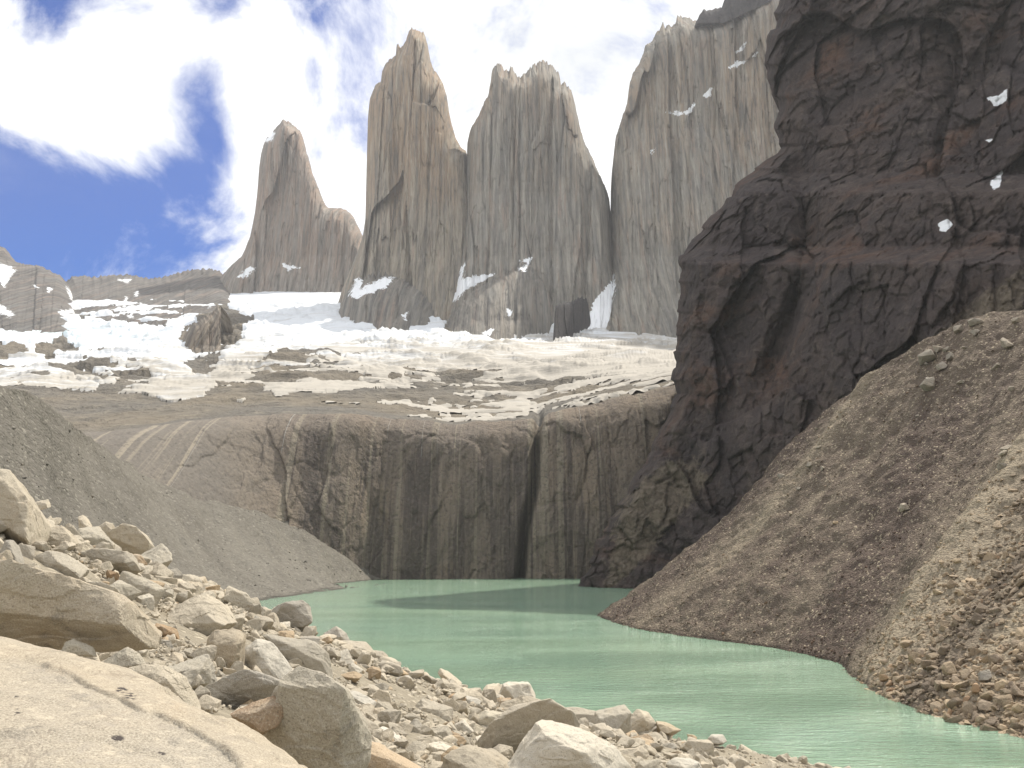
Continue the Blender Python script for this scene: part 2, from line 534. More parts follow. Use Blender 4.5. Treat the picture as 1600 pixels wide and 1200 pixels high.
def scree_mat(name, c1, c2, c3, flow, fscale, vscale, bumpd):
    """loose debris: bands running down the slope (attribute u) plus stone-sized grain"""
    m, n = new_mat(name)
    pos = n.new('ShaderNodeNewGeometry').outputs['Position']
    u = n.new('ShaderNodeAttribute', attribute_name='u').outputs['Fac']
    v = n.new('ShaderNodeAttribute', attribute_name='v').outputs['Fac']
    cv = n.new('ShaderNodeCombineXYZ', {0: n.math('MULTIPLY', u, flow), 1: n.math('MULTIPLY', v, 2.2), 2: 0.0}).outputs[0]
    band = n.noise(cv, 1.0, 6, 0.6, 0.35)
    band2 = n.noise(n.vmath('ADD', cv, (9.1, 3.3, 0)), 2.3, 5, 0.6, 0.2)
    g = n.noise(pos, fscale, 5, 0.7)
    vo = n.voro(pos, vscale)
    vc = n.new('ShaderNodeTexVoronoi', {'Vector': pos, 'Scale': vscale}).outputs['Color']
    tn = n.new('ShaderNodeAttribute', attribute_name='tint').outputs['Fac']
    tn = n.math('ADD', tn, n.math('MULTIPLY', n.math('SUBTRACT', band2, 0.5), 0.5))
    col = n.ramp(tn, [(0.08, c2), (0.45, c1), (0.85, c3)])
    vr = n.new('ShaderNodeSeparateColor', {0: vc}).outputs[0]
    col = n.mix(n.mapr(vr, 0.0, 1.0, 0, 0.55, smooth=False), col, mix_tint(c1, 0.6))
    col = n.mix(n.mapr(vr, 0.86, 1.0, 0, 0.7), col, mix_tint(c3, 1.35))
    col = n.mix(n.mapr(g, 0.42, 0.25, 0, 0.6), col, mix_tint(c2, 0.5))
    wet = n.mapr(n.math('ADD', n.new('ShaderNodeSeparateXYZ', {0: pos}).outputs[2], n.math('MULTIPLY', g, 0.5)), 0.45, 0.85, 0.62, 0)
    col = n.mix(wet, col, mix_tint(c2, 0.35))
    h = n.math('ADD', n.math('MULTIPLY', vo, -1.0), n.math('MULTIPLY', g, 1.4))
    finish(n, col, 0.95, n.bump(h, 0.9, bumpd), 0.1)
    return m


M['scree'] = scree_mat('grey_scree', (0.172, 0.158, 0.133), (0.122, 0.112, 0.096), (0.215, 0.2, 0.168), 14, 0.4, 1.2, 0.4)
M['moraine'] = scree_mat('brown_moraine', (0.195, 0.158, 0.12), (0.105, 0.079, 0.066), (0.345, 0.29, 0.21), 15, 1.4, 3.0, 0.3)


def granite_mat(name, attr=False, c_tan=(0.52, 0.45, 0.34), c_grey=(0.46, 0.41, 0.325), c_rust=(0.43, 0.30, 0.17), sz=1.0, coarse=False, rust=0.35, pits=False, tinted=False):
    m, n = new_mat(name)
    tc = n.new('ShaderNodeTexCoord').outputs['Object']
    if attr:
        rnd = n.new('ShaderNodeAttribute', attribute_name='rnd').outputs['Fac']
    else:
        rnd = n.new('ShaderNodeObjectInfo').outputs['Random']
    off = n.new('ShaderNodeCombineXYZ', {0: n.math('MULTIPLY', rnd, 37.0), 1: n.math('MULTIPLY', rnd, 91.0), 2: 0.0}).outputs[0]
    pos = n.vmath('ADD', tc, off)
    big = n.noise(pos, 1.1 / sz, 5, 0.6, 0.4)
    mid = n.noise(pos, 5.0 / sz, 6, 0.65)
    speck = n.noise(pos, 95.0 / sz, 3, 0.75)
    col = n.mix(n.math('ADD', n.mapr(big, 0.3, 0.7, 0, 0.7), n.math('MULTIPLY', n.math('SUBTRACT', rnd, 0.5), 1.1), clamp=True), c_tan, c_grey)
    col = n.mix(n.mapr(n.noise(n.vmath('ADD', pos, (4, 5, 6)), 0.9 / sz, 6, 0.65, 0.6), 0.56, 0.75, 0, rust), col, c_rust)
    r2 = n.math('FRACT', n.math('MULTIPLY', rnd, 17.3))
    col = n.mix(n.mapr(r2, 0.0, 1.0, 0.0, 0.55, smooth=False), col, mix_tint(c_grey, 0.55))
    r3 = n.math('FRACT', n.math('MULTIPLY', rnd, 53.7))
    col = n.mix(n.mapr(r3, 0.93, 0.97, 0, 0.7), col, c_rust)
    col = n.mix(n.mapr(mid, 0.46, 0.33, 0, 0.6), col, mix_tint(c_grey, 0.5))
    col = n.mix(n.mapr(speck, 0.50 if pits else 0.46, 0.36 if pits else 0.34, 0, 0.6 if pits else 0.55), col, (0.13, 0.11, 0.09))
    col = n.mix(n.mapr(speck, 0.54, 0.66, 0, 0.5), col, (0.6, 0.54, 0.44))
    if tinted:
        tt = n.new('ShaderNodeAttribute', attribute_name='tint').outputs['Fac']
        col = n.mix(1.0, col, n.ramp(tt, [(0.05, (0.42, 0.36, 0.36)), (0.45, (0.82, 0.8, 0.78)), (0.9, (1.6, 1.55, 1.42))]), 'MULTIPLY')
    if pits:
        crk = n.noise(n.scalev(pos, (1.0, 0.6, 1.0)), 1.3, 7, 0.6, 0.8)
        col = n.mix(n.mapr(n.math('ABSOLUTE', n.math('SUBTRACT', crk, 0.5)), 0.0, 0.006, 0.55, 0), col, (0.16, 0.13, 0.1))
        blo = n.noise(pos, 14.0, 5, 0.7)
        col = n.mix(n.mapr(blo, 0.53, 0.68, 0, 0.5), col, (0.30, 0.265, 0.22))
        col = n.mix(n.mapr(blo, 0.46, 0.34, 0, 0.45), col, (0.58, 0.50, 0.38))
        bl = n.new('ShaderNodeAttribute', attribute_name='below').outputs['Fac']
        col = n.mix(n.math('MULTIPLY', bl, 0.12), col, n.mix(n.mapr(speck, 0.42, 0.58), (0.25, 0.23, 0.2), (0.44, 0.41, 0.36)))
        col = n.mix(n.math('MULTIPLY', n.math('SUBTRACT', 1.0, bl), 0.10), col, (0.52, 0.40, 0.25))
        pa = n.new('ShaderNodeAttribute', attribute_name='pit').outputs['Fac']
        pa = n.math('MULTIPLY', pa, n.mapr(n.noise(pos, 30.0, 3, 0.6), 0.4, 0.55))
        col = n.mix(n.mapr(pa, 0.2, 0.6), col, (0.06, 0.05, 0.045))
    h = n.math('ADD', n.math('MULTIPLY', mid, 1.0), n.math('MULTIPLY', speck, 0.25))
    finish(n, col, 0.88, n.bump(h, 0.4 if pits else 0.6, 0.08 * sz), 0.2)
    return m


M['granite'] = granite_mat('pale_granite')
M['granite_grey'] = granite_mat('grey_granite', c_tan=(0.47, 0.42, 0.325), c_grey=(0.42, 0.385, 0.325), rust=0.2)
M['granite_warm'] = granite_mat('warm_granite', c_tan=(0.46, 0.37, 0.25), c_grey=(0.42, 0.37, 0.29), c_rust=(0.44, 0.27, 0.14), rust=0.65)
M['granite_rust'] = granite_mat('rust_stained_granite', c_tan=(0.42, 0.27, 0.14), c_grey=(0.42, 0.35, 0.26), c_rust=(0.30, 0.13, 0.05), rust=0.9)
M['granite_white'] = granite_mat('white_granite', c_tan=(0.62, 0.56, 0.45), c_grey=(0.56, 0.52, 0.44), rust=0.1)
M['rubble'] = granite_mat('rubble_granite', attr=True)
M['gravel_brown'] = granite_mat('moraine_stone', attr=True, tinted=True, c_tan=(0.30, 0.235, 0.165), c_grey=(0.20, 0.16, 0.125), c_rust=(0.24, 0.15, 0.09), sz=2.0)
M['moraine_stone'] = granite_mat('pale_moraine_stone', c_tan=(0.34, 0.29, 0.22), c_grey=(0.28, 0.25, 0.21), sz=2.0)


def lake_mat():
    m, n = new_mat('milky_green_water')
    pos = n.new('ShaderNodeNewGeometry').outputs['Position']
    w1 = n.noise(n.scalev(pos, (0.35, 0.9, 1)), 1.0, 5, 0.6, 0.2)
    w2 = n.noise(n.scalev(pos, (1.6, 3.2, 1)), 1.0, 4, 0.6)
    b = n.noise(n.scalev(pos, (1 / 90, 1 / 30, 1)), 1.0, 4, 0.5)
    col = n.mix(n.mapr(b, 0.3, 0.7), (0.225, 0.335, 0.225), (0.19, 0.30, 0.21))
    h = n.math('ADD', w1, n.math('MULTIPLY', w2, 0.4))
    w3 = n.noise(n.scalev(pos, (5, 7, 1)), 1.0, 3, 0.6)
    h = n.math('ADD', h, n.math('MULTIPLY', w3, 0.12))
    gust = n.mapr(n.noise(n.scalev(pos, (1 / 40, 1 / 18, 1)), 1.0, 5, 0.6, 0.6), 0.35, 0.65, 0.5, 1.0)
    finish(n, col, 0.10, n.bump(h, gust, 1.1), 0.5, **{'IOR': 1.33})
    return m


M['lake'] = lake_mat()

# ------------------------------------------------------------------ base ground sheet and lake
me = mesh_from('ground', [(-4000, -1500, -9), (4000, -1500, -9), (4000, 2800, -9), (-4000, 2800, -9)], [(0, 1, 2, 3)], M['bench'], False)
tag(put('ground', me), 'bare rocky valley floor lying under the lake and slopes', 'ground', kind='structure')
me = mesh_from('lake', [(-260, -40, 0), (260, -40, 0), (260, 600, 0), (-260, 600, 0)], [(0, 1, 2, 3)], M['lake'], False)
tag(put('lake', me), 'milky green glacial lake below the streaked cliff', 'lake', kind='structure')

# ------------------------------------------------------------------ headwall cliff, bench above it, glacier snow
PXC = np.linspace(-260, 1330, 1000)
D0 = interp(PXC, [(-260, 250), (0, 330), (220, 400), (400, 475), (600, 533), (800, 548), (1000, 552), (1330, 560)])
PYB = np.array([905.0])
LIP = interp(PXC, [(-260, 700), (-100, 690), (100, 682), (200, 672), (300, 662), (400, 652), (560, 650), (640, 658), (720, 664), (800, 660), (840, 656), (900, 640), (1000, 618), (1060, 606), (1330, 600)])
LIP = LIP + 2 * perlin(np.stack([PXC / 45, PXC * 0, PXC * 0], -1), 3)
base_py = np.array([600 - F * math.tan(-math.atan((H + 6) / d) - PITCH) for d in D0])     # pixel row 6 m under the water
NB1, NB2 = 190, 330
rows_py, rows_d = [], []
soft = interp(PXC, [(-260, 1), (150, 1), (420, 0.35), (520, 0), (1330, 0)])              # left: gentle slabs, no wall
for t in np.linspace(0, 1, NB1):
    py = base_py + (LIP - base_py) * t
    rows_py.append(py)
    rows_d.append(D0 + (26 + 70 * soft) * t ** 1.6)
cliff_rows = NB1
ctl = np.array([(0.0, 0)])
for t in np.linspace(0, 1, NB2 + 1)[1:]:
    py = LIP + (442 - LIP) * t
    rows_py.append(py)
    d_l = np.log(D0 + 26 + 70 * soft)
    d = np.empty_like(PXC)
    for c in range(len(PXC)):
        d[c] = np.interp(-py[c], [-LIP[c], -LIP[c] + 14, -560 if LIP[c] - 14 > 562 else -LIP[c] + 15, -520, -500, -440, -415],
                         [d_l[c], math.log(math.exp(d_l[c]) + 90), math.log(1080), math.log(1430), math.log(1570), math.log(2250), math.log(2700)])
    rows_d.append(np.exp(d))
GPY = np.array(rows_py)
GD = np.array(rows_d)
# smooth depth over rows
lipw = np.exp(-((np.arange(len(GPY)) - cliff_rows) / 26.0) ** 2)[:, None]
for _ in range(160):
    GD[1:-1] += lipw[1:-1] * 0.25 * (GD[:-2] - 2 * GD[1:-1] + GD[2:])
for _ in range(6):
    GD[1:-1] = (GD[:-2] + 2 * GD[1:-1] + GD[2:]) / 4
GPX = np.broadcast_to(PXC, GPY.shape)
V0 = P(GPX, GPY, GD)
N0 = gnormals(V0)
steep = np.clip((cliff_rows + 20 - np.arange(len(GPY))) / 44.0, 0, 1)[:, None]
q = V0
cl = 3 * ridged(sc(q, 26, 60, 150), 3, 5) + 1.6 * ridged(sc(q, 9, 20, 40), 3, 9) + 0.9 * fbm(sc(q, 5, 5, 6), 4, 21) + 3 * perlin(sc(q, 70, 90, 160), 40)
cl = 0.6 * cl + blocks(q, [(38, 95, 6, 1.5), (14, 40, 3, 1.2), (6, 15, 1.3, 0.5)], 140)
arch = 2.6 * sstep(0.0, 0.12, perlin(sc(q, 30, 60, 26), 77)) + 1.6 * sstep(0.05, 0.1, perlin(sc(q, 14, 40, 20), 78))
cl = 0.5 * cl + 0.35 * arch
crk = line_dist(GPX, GPY, [(842, 650), (838, 700), (835, 760), (822, 820), (812, 910)])      # the deep cleft
cl = cl - 18 * np.exp(-(crk / 6) ** 2)
bn = 13 * fbm(sc(q, 150, 120, 90), 4, 31) + 7 * ridged(sc(q, 110, 40, 60), 4, 33) + 5 * cells(q[..., 0] / 60 + 0.3 * fbm(sc(q, 60, 60, 60), 3, 37), q[..., 1] / 30 + 0.3 * fbm(sc(q, 60, 60, 60), 3, 38), 39)[0] + 2.5 * fbm(sc(q, 14, 14, 14), 4, 35)
bn = bn * np.clip((GD - 480) / 700, 0.2, 1) * (0.25 + 0.75 * sstep(445, 500, GPY))
amp = steep * cl * (1 - 0.88 * soft)[None, :] + (1 - steep) * bn
Nn = N0 * np.where((N0[..., 1:2] > 0.0) & (np.abs(N0[..., 2:3]) < 0.5), -1, 1)
Nn = np.where(steep[..., None] > 0.02, np.array([0.0, -1.0, 0.12]) * steep[..., None] + N0 * np.sign(N0[..., 2:3]) * (1 - steep[..., None]), N0 * np.sign(N0[..., 2:3]))
VG = V0 + Nn * amp[..., None]
stain_c = interp(GPX[0], [(-260, -0.4), (380, -0.35), (440, 0.0), (500, 0.42), (620, 0.42), (700, 0.3), (800, 0.36), (1000, 0.45)])
stain_line = interp(GPX[0], [(-260, 720), (420, 700), (480, 668), (560, 672), (640, 695), (720, 690), (800, 700), (900, 650), (1060, 620)])
vf = sstep(-6, 30, GPY - stain_line[None] + 14 * perlin(sc(q, 18, 30, 300), 61))
stain_shade = stain_c[None] * vf - 0.35 * (1 - vf) + 0.25 * sstep(720, 860, GPY) * (stain_c[None] > 0.1) + 0.9 * np.exp(-(crk / 9) ** 2)  # water stains, plus shade painted along the cleft
sl = slice(0, cliff_rows + 1)
me = mesh_from('cliff', VG[sl].reshape(-1, 3), grid_faces(cliff_rows + 1, len(PXC))[:, ::-1], M['headwall'], True, {'stain_shade': stain_shade[sl], 'slab': np.broadcast_to(soft[None], stain_shade.shape)[sl]})
tag(put('cliff', me), 'wide granite headwall with dark water stains behind the lake', 'cliff', kind='structure')
sl = slice(cliff_rows, None)
RB = len(GPY) - cliff_rows
me = mesh_from('terrain', VG[sl].reshape(-1, 3), grid_faces(RB, len(PXC))[:, ::-1], M['bench'], True)
tag(put('terrain', me), 'ice-worn bare rock slabs between the headwall and the towers', 'rock slabs', kind='structure')

bx, by = GPX[sl], GPY[sl]
bq = VG[sl]
snow_polys = [
    (1.0, [(350, 475), (362, 455), (385, 438), (450, 448), (500, 445), (505, 470), (528, 455), (532, 500), (600, 515), (645, 500), (690, 470), (700, 495), (685, 525), (710, 540), (800, 520), (865, 490), (870, 545), (905, 505), (950, 425), (985, 430), (960, 500), (940, 530), (1000, 540), (1070, 515), (1070, 575), (980, 592), (870, 600), (740, 590), (620, 575), (560, 560), (480, 552), (430, 555), (380, 580), (330, 585), (385, 540), (410, 500)]),
    (0.04, [(430, 555), (560, 560), (740, 590), (980, 590), (1060, 575), (1060, 600), (900, 620), (860, 650), (800, 658), (730, 640), (640, 612), (540, 590), (430, 580)]),
    (0.95, [(-260, 440), (0, 460), (60, 480), (135, 475), (185, 490), (230, 485), (300, 465), (330, 480), (290, 515), (275, 545), (300, 550), (290, 575), (305, 598), (255, 596), (222, 575), (212, 560), (150, 552), (100, 572), (0, 582), (-260, 585)]),
    (0.95, [(28, 598), (110, 594), (152, 600), (145, 612), (60, 608)]),
    (0.8, [(-60, 600), (10, 596), (25, 606), (-60, 612)]),
    (0.9, [(212, 612), (270, 604), (335, 603), (318, 619), (270, 626)]),
    (0.85, [(155, 588), (192, 583), (178, 601)]),
    (0.85, [(405, 612), (480, 599), (555, 608), (645, 612), (560, 622), (430, 626)]),
    (0.8, [(490, 627), (640, 634), (625, 641), (500, 636)]), (0.8, [(340, 630), (400, 624), (380, 634)]),
    (0.75, [(370, 600), (410, 600), (395, 607)]), (0.75, [(660, 640), (720, 645), (690, 650)])]
S = np.full(bx.shape, -1.0)
for wgt, pl in snow_polys:
    sdv = poly_sd(bx, by, pl)
    S = np.maximum(S, np.clip(sdv / 9, -1, 1) * 0.5 + (wgt - 0.5))
for pl in ([(55, 548), (100, 540), (125, 552), (100, 562), (60, 560)], [(-30, 545), (25, 548), (40, 562), (-30, 570)], [(120, 503), (140, 502), (130, 509)]):
    S = np.minimum(S, np.clip(-poly_sd(bx, by, pl) / 8, -1, 1))
sn = 1.5 * fbm(sc(bq, 95, 42, 60), 5, 51) + 0.6 * fbm(sc(bq, 16, 12, 12), 3, 52)
lowz = sstep(520, 620, by)
S = S - 0.1 - 0.75 * sstep(604, 618, by) * sstep(720, 540, bx) * (S < 0.45) + sn * (1 - 0.55 * sstep(585, 600, by) * sstep(720, 560, bx)) * (0.17 + 0.05 * (bx < 330) + 0.85 * lowz)
Sv = np.clip(S, -0.3, 0.5)
snow_h = 9.0 * np.minimum(Sv, 0.35) + 1.0
ridg = perlin(sc(bq, 60, 22, 300), 63) * 2.5 + fbm(sc(bq, 40, 12, 60), 3, 64) * 0.8
bnl = 13 * fbm(sc(q, 150, 120, 90), 2, 31) * np.clip((GD - 480) / 700, 0.2, 1) * (0.25 + 0.75 * sstep(445, 500, GPY))
off = interp(by, [(440, 5), (540, 8), (575, 4), (620, 1.5)])
exc = V0[sl][..., 2] + bnl[sl] + off + 0.4 * ridg - bq[..., 2]
VS = bq.copy()
VS[..., 2] += np.maximum(exc, 0.5) * sstep(0.0, 0.25, Sv) + np.clip(Sv * 6, -1.0, 0.4) + 0.1
keep = (Sv[:-1, :-1] + Sv[1:, 1:] + Sv[:-1, 1:] + Sv[1:, :-1]) > 0
beige = sstep(515, 610, by + 0.04 * (bx - 500)) + 0.12  # snow turns from white to beige lower down the bench
beige = beige * np.where(bx < 330, 0.75, 1.0)
ice = np.exp(-((bx - 110) / 110) ** 2 - ((by - 535) / 12) ** 2)
fv, ff, fa = compact(VS.reshape(-1, 3), grid_faces(RB, len(PXC), keep)[:, ::-1], {'beige': beige, 'ice': ice})
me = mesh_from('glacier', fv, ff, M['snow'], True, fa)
tag(put('glacier', me), 'white to beige glacier and snow patches spread below the towers', 'glacier', kind='structure')


# ------------------------------------------------------------------ rock bodies grown from an outline: spires, ridges, outcrops
def rock_body(name, top, base_py, d0, T, k, flare, mat, cols, rows, seed, relief=1.0, jag=2.0, cell=1.0, parent=None, snow=(), world=False, back=None, side=0.0):
    top = np.array(top, float)
    px = np.linspace(top[0, 0], top[-1, 0], cols)
    tp = np.interp(px, top[:, 0], top[:, 1])
    j = jag * (perlin(np.stack([px / 5, px * 0 + seed, px * 0], -1), seed) * 1.1 + 0.7 * perlin(np.stack([px / 2.2, px * 0 + seed, px * 0], -1), seed + 1))
    tp = tp + j * (1 + 1.6 * sstep(tp.min() + 0.22 * (tp.max() - tp.min()), tp.min(), tp))
    bp = np.full(cols, float(base_py)) if np.isscalar(base_py) else np.interp(px, *np.array(base_py, float).T)
    tp = np.minimum(tp, bp - 0.5)
    v = np.linspace(0, 1, rows)
    PY = bp[None] + (tp - bp)[None] * v[:, None]
    PX = np.broadcast_to(px, PY.shape)
    dist = line_dist(PX, PY, np.stack([px, tp], -1)[::max(1, cols // 160)])
    dist = dist * sstep(0, 0.03, 1 - v)[:, None]
    e = np.clip(dist / k, 0, 1)
    rnd = np.sqrt(np.clip(1 - (1 - e) ** 2, 0, 1))
    xc = 0.5 * (px[0] + px[-1])
    fl = interp(PY, flare) * rnd
    mid = P(PX, PY, d0 + side * (PX - xc))
    fr = P(PX, PY, d0 - T * rnd - fl + side * (PX - xc))
    c = cell
    dsp = 15 * c * ridged(sc(fr, 46 * c, 80 * c, 520 * c), 2, seed) + 7 * c * ridged(sc(fr, 17 * c, 40 * c, 220 * c), 3, seed + 3) \
        + 3.0 * c * fbm(sc(fr, 9 * c, 9 * c, 26 * c), 4, seed + 5) + 14 * c * perlin(sc(fr, 90 * c, 90 * c, 200 * c), seed + 8)
    dsp = 0.3 * dsp + c * blocks(mid * np.array([1, 0, 1]), [(95 * c, 900 * c, 34, 3), (40 * c, 420 * c, 18, 2), (17 * c, 190 * c, 8, 2), (8 * c, 60 * c, 3, 0.8)], seed + 10, 0.2)
    dsp = dsp * relief * np.minimum(1, e * 2.5 + 0.12)
    ry = rayv(PX, PY)
    fr = fr - ry / ry[..., 1:2] * dsp[..., None]
    bk = mid + np.array([0, 1.0, 0]) * ((T if back is None else back) * rnd + 1)[..., None]
    VV = np.concatenate([fr, bk[::-1]], 0)
    SN = np.zeros(PX.shape)
    for pl in snow:
        SN = np.maximum(SN, np.clip(0.5 + poly_sd(PX, PY, pl) / 14, 0, 1))
    SN = np.concatenate([SN, SN[::-1] * 0], 0)
    loc = P(xc, float(np.mean(bp)), np.array(d0))
    me = mesh_from(name, VV.reshape(-1, 3) - loc, grid_faces(2 * rows, cols)[:, ::-1], mat, True, {'snow': SN})
    return put(name, me, tuple(loc) if parent is None else tuple(loc - np.array(parent.location)), parent)


T1 = [(318, 490), (332, 450), (345, 432), (362, 414), (378, 400), (390, 372), (398, 335), (402, 300), (405, 260), (408, 240), (412, 225), (415, 217), (420, 214), (424, 210), (428, 203), (434, 197), (438, 190), (444, 187), (452, 190), (462, 199), (470, 206), (474, 216), (477, 236), (482, 245), (485, 262), (492, 280), (500, 300), (508, 320), (515, 325), (530, 325), (540, 327), (552, 338), (558, 350), (564, 363), (575, 385), (600, 430), (630, 490)]
T2 = [(515, 560), (520, 520), (528, 475), (535, 450), (550, 415), (562, 385), (568, 362), (571, 340), (573, 250), (575, 180), (578, 155), (583, 140), (588, 131), (595, 128), (597, 112), (602, 100), (610, 92), (618, 86), (620, 70), (622, 68), (626, 75), (632, 68), (636, 58), (640, 47), (643, 45), (650, 46), (660, 50), (665, 58), (668, 70), (672, 90), (676, 106), (685, 118), (692, 130), (698, 150), (702, 175), (706, 195), (712, 215), (720, 230), (728, 236), (735, 260), (745, 330), (760, 420), (790, 560)]
T3 = [(655, 590), (672, 535), (688, 490), (702, 450), (716, 400), (726, 340), (729, 260), (730, 225), (734, 205), (742, 190), (750, 175), (757, 160), (763, 148), (766, 130), (769, 110), (772, 103), (778, 100), (785, 103), (792, 112), (796, 111), (797, 104), (801, 104), (806, 117), (812, 122), (820, 115), (826, 108), (830, 105), (836, 98), (838, 100), (845, 96), (850, 95), (860, 100), (868, 108), (873, 117), (876, 127), (885, 133), (892, 140), (897, 155), (902, 180), (908, 205), (914, 225), (922, 238), (930, 258), (938, 275), (945, 290), (952, 310), (956, 350), (965, 420), (985, 480), (1010, 590)]
T4 = [(880, 600), (905, 560), (925, 530), (940, 490), (950, 440), (955, 380), (955.5, 300), (957, 260), (962, 215), (970, 190), (980, 160), (984, 130), (990, 112), (998, 100), (1005, 85), (1008, 70), (1012, 70), (1020, 62), (1026, 50), (1030, 48), (1033, 40), (1036, 34), (1039, 44), (1045, 38), (1050, 42), (1056, 36), (1058, 25), (1062, 25), (1070, 26), (1080, 30), (1088, 33), (1110, 30), (1130, 25), (1160, 10), (1200, -20), (1300, -80), (1400, -120), (1480, -60), (1500, 600)]
t = rock_body('rock_tower', T1, 505, 2150, 85, 24, [(300, 0), (400, 40), (460, 90), (505, 150)], M['tower_pink'], 330, 330, 101, 0.9, 1.6,
              snow=[[(425, 205), (430, 208), (424, 219), (414, 222)], [(372, 432), (392, 416), (400, 420), (380, 436)], [(440, 412), (470, 418), (450, 422)]])
tag(t, 'smallest leaning pinkish granite tower with a low rounded shoulder', 'rock tower', 'granite towers above the glacier')
t = rock_body('rock_tower', T2, 575, 1750, 100, 32, [(300, 0), (400, 40), (470, 105), (530, 180), (575, 260)], M['tower'], 420, 440, 202, 1.0, 1.8,
              snow=[[(548, 458), (556, 436), (566, 433), (560, 450), (600, 432), (612, 434), (600, 448), (556, 462)], [(628, 492), (636, 489), (635, 500)]])
tag(t, 'tallest slender granite tower with a warm orange upper face', 'rock tower', 'granite towers above the glacier')
rock_body('buttress', [(510, 560), (522, 515), (530, 484), (542, 456), (556, 440), (575, 430), (605, 428), (632, 436), (655, 450), (674, 468), (690, 490), (706, 520), (720, 560)], 575, 1585, 150, 85,
          [(430, 0), (500, 40), (575, 160)], M['tower_foot'], 260, 190, 212, 0.8, 3.0, cell=0.45, parent=t,
          snow=[[(545, 462), (556, 440), (568, 434), (562, 452), (600, 434), (616, 434), (600, 450), (556, 466)], [(628, 492), (636, 489), (635, 500)]])
t = rock_body('rock_tower', T3, 605, 1700, 110, 32, [(300, 0), (400, 45), (480, 110), (540, 200), (605, 320)], M['tower_grey'], 440, 440, 303, 1.0, 3.0,
              snow=[[(676, 478), (690, 455), (715, 436), (745, 430), (772, 428), (755, 440), (730, 452), (705, 475)], [(716, 434), (722, 414), (727, 412), (722, 436)], [(812, 408), (830, 402), (826, 414)], [(900, 570), (908, 515), (935, 462), (958, 436), (958, 500), (930, 570)], [(684, 488), (700, 488), (690, 512), (680, 520)], [(792, 480), (800, 487), (796, 494)]])
tag(t, 'grey granite tower with a notched double summit', 'rock tower', 'granite towers above the glacier')
rock_body('buttress', [(660, 585), (676, 538), (688, 512), (702, 494), (716, 476), (734, 456), (756, 443), (776, 434), (800, 420), (818, 410), (832, 416), (846, 436), (860, 462), (874, 500), (892, 585)], 600, 1520, 190, 100,
          [(410, 0), (500, 40), (600, 200)], M['tower_foot'], 300, 220, 313, 0.8, 3.0, cell=0.5, parent=t,
          snow=[[(684, 488), (700, 488), (690, 512), (680, 520)], [(792, 480), (800, 487), (796, 494)], [(810, 420), (826, 412), (820, 424)], [(750, 520), (770, 515), (765, 524)]])
t = rock_body('rock_tower', T4, 615, 1650, 95, 32, [(200, 0), (400, 80), (480, 170), (545, 280), (615, 400)], M['tower_wall'], 620, 460, 404, 1.0, 3.4, side=-0.16,
              snow=[[(1040, 176), (1068, 174), (1086, 162), (1080, 174), (1060, 181)], [(1100, 150), (1111, 138), (1112, 146), (1104, 154)], [(1135, 108), (1150, 96), (1160, 98), (1185, 82), (1165, 97), (1150, 104)], [(1150, 80), (1166, 66), (1160, 78)], [(1015, 235), (1024, 232), (1018, 240)], [(915, 575), (930, 520), (950, 440), (960, 428), (962, 446), (948, 500), (938, 545), (945, 575)]])
tag(t, 'broad sheer granite wall with a serrated crest and dark cap', 'rock tower', 'granite towers above the glacier')
cp = rock_body('cap_rock', [(1086, 38), (1092, 25), (1098, 16), (1101, 13), (1104, 17), (1115, 14), (1128, 11), (1131, 2), (1140, -10), (1170, -45), (1230, -90), (1320, -140), (1420, -170)],
               [(1086, 39), (1100, 36), (1130, 36), (1165, 20), (1200, 4), (1240, -20), (1420, -100)], 1585, 30, 25, [(-200, 0), (600, 0)], M['cap'], 260, 60, 505, 0.5, 3.0, cell=0.4, parent=t)
cp['label'] = 'dark brown sedimentary cap on the wall'

RIDGE = [(-330, 400), (-200, 405), (-60, 425), (60, 440), (100, 440), (108, 437), (112, 432), (130, 431), (150, 433), (170, 430), (200, 429), (215, 431), (225, 434), (240, 435), (262, 431), (280, 426), (300, 421), (330, 420), (345, 425), (358, 438), (366, 455), (376, 478), (392, 520)]
t = rock_body('mountain_ridge', RIDGE, 520, 2200, 50, 30, [(430, 60), (460, 300), (480, 470), (500, 630), (520, 690)], M['ridge'], 560, 150, 606, 0.8, 3.2, snow=[
    [(185, 437), (205, 436), (200, 442)], [(208, 460), (216, 455), (214, 463)], [(192, 480), (196, 465), (199, 466), (195, 484)], [(200, 495), (206, 490), (208, 496)]])
tag(t, 'low dark grey jagged ridge running left from the smallest tower', 'mountain ridge', kind='structure')
t = rock_body('mountain', [(-420, 330), (-200, 352), (-60, 372), (0, 384), (8, 388), (16, 400), (22, 408), (40, 413), (62, 415), (80, 424), (96, 432), (106, 445), (118, 465), (132, 486), (150, 530)], 530, 1950, 60, 50,
              [(400, 40), (450, 200), (500, 480), (530, 620)], M['ridge'], 460, 190, 707, 0.9, 2.4, snow=[
    [(-40, 410), (0, 412), (24, 422), (14, 436), (6, 448), (0, 436), (-40, 440)], [(104, 448), (118, 468), (134, 490), (128, 490), (110, 464)], [(54, 446), (60, 449), (54, 450)], [(75, 450), (82, 452), (76, 456)], [(-30, 468), (5, 478), (22, 492), (16, 494), (-30, 480)], [(95, 487), (132, 480), (134, 487), (98, 490)]])
tag(t, 'blunt grey snow-streaked mountain shoulder at the left edge above the glacier', 'mountain', kind='structure')
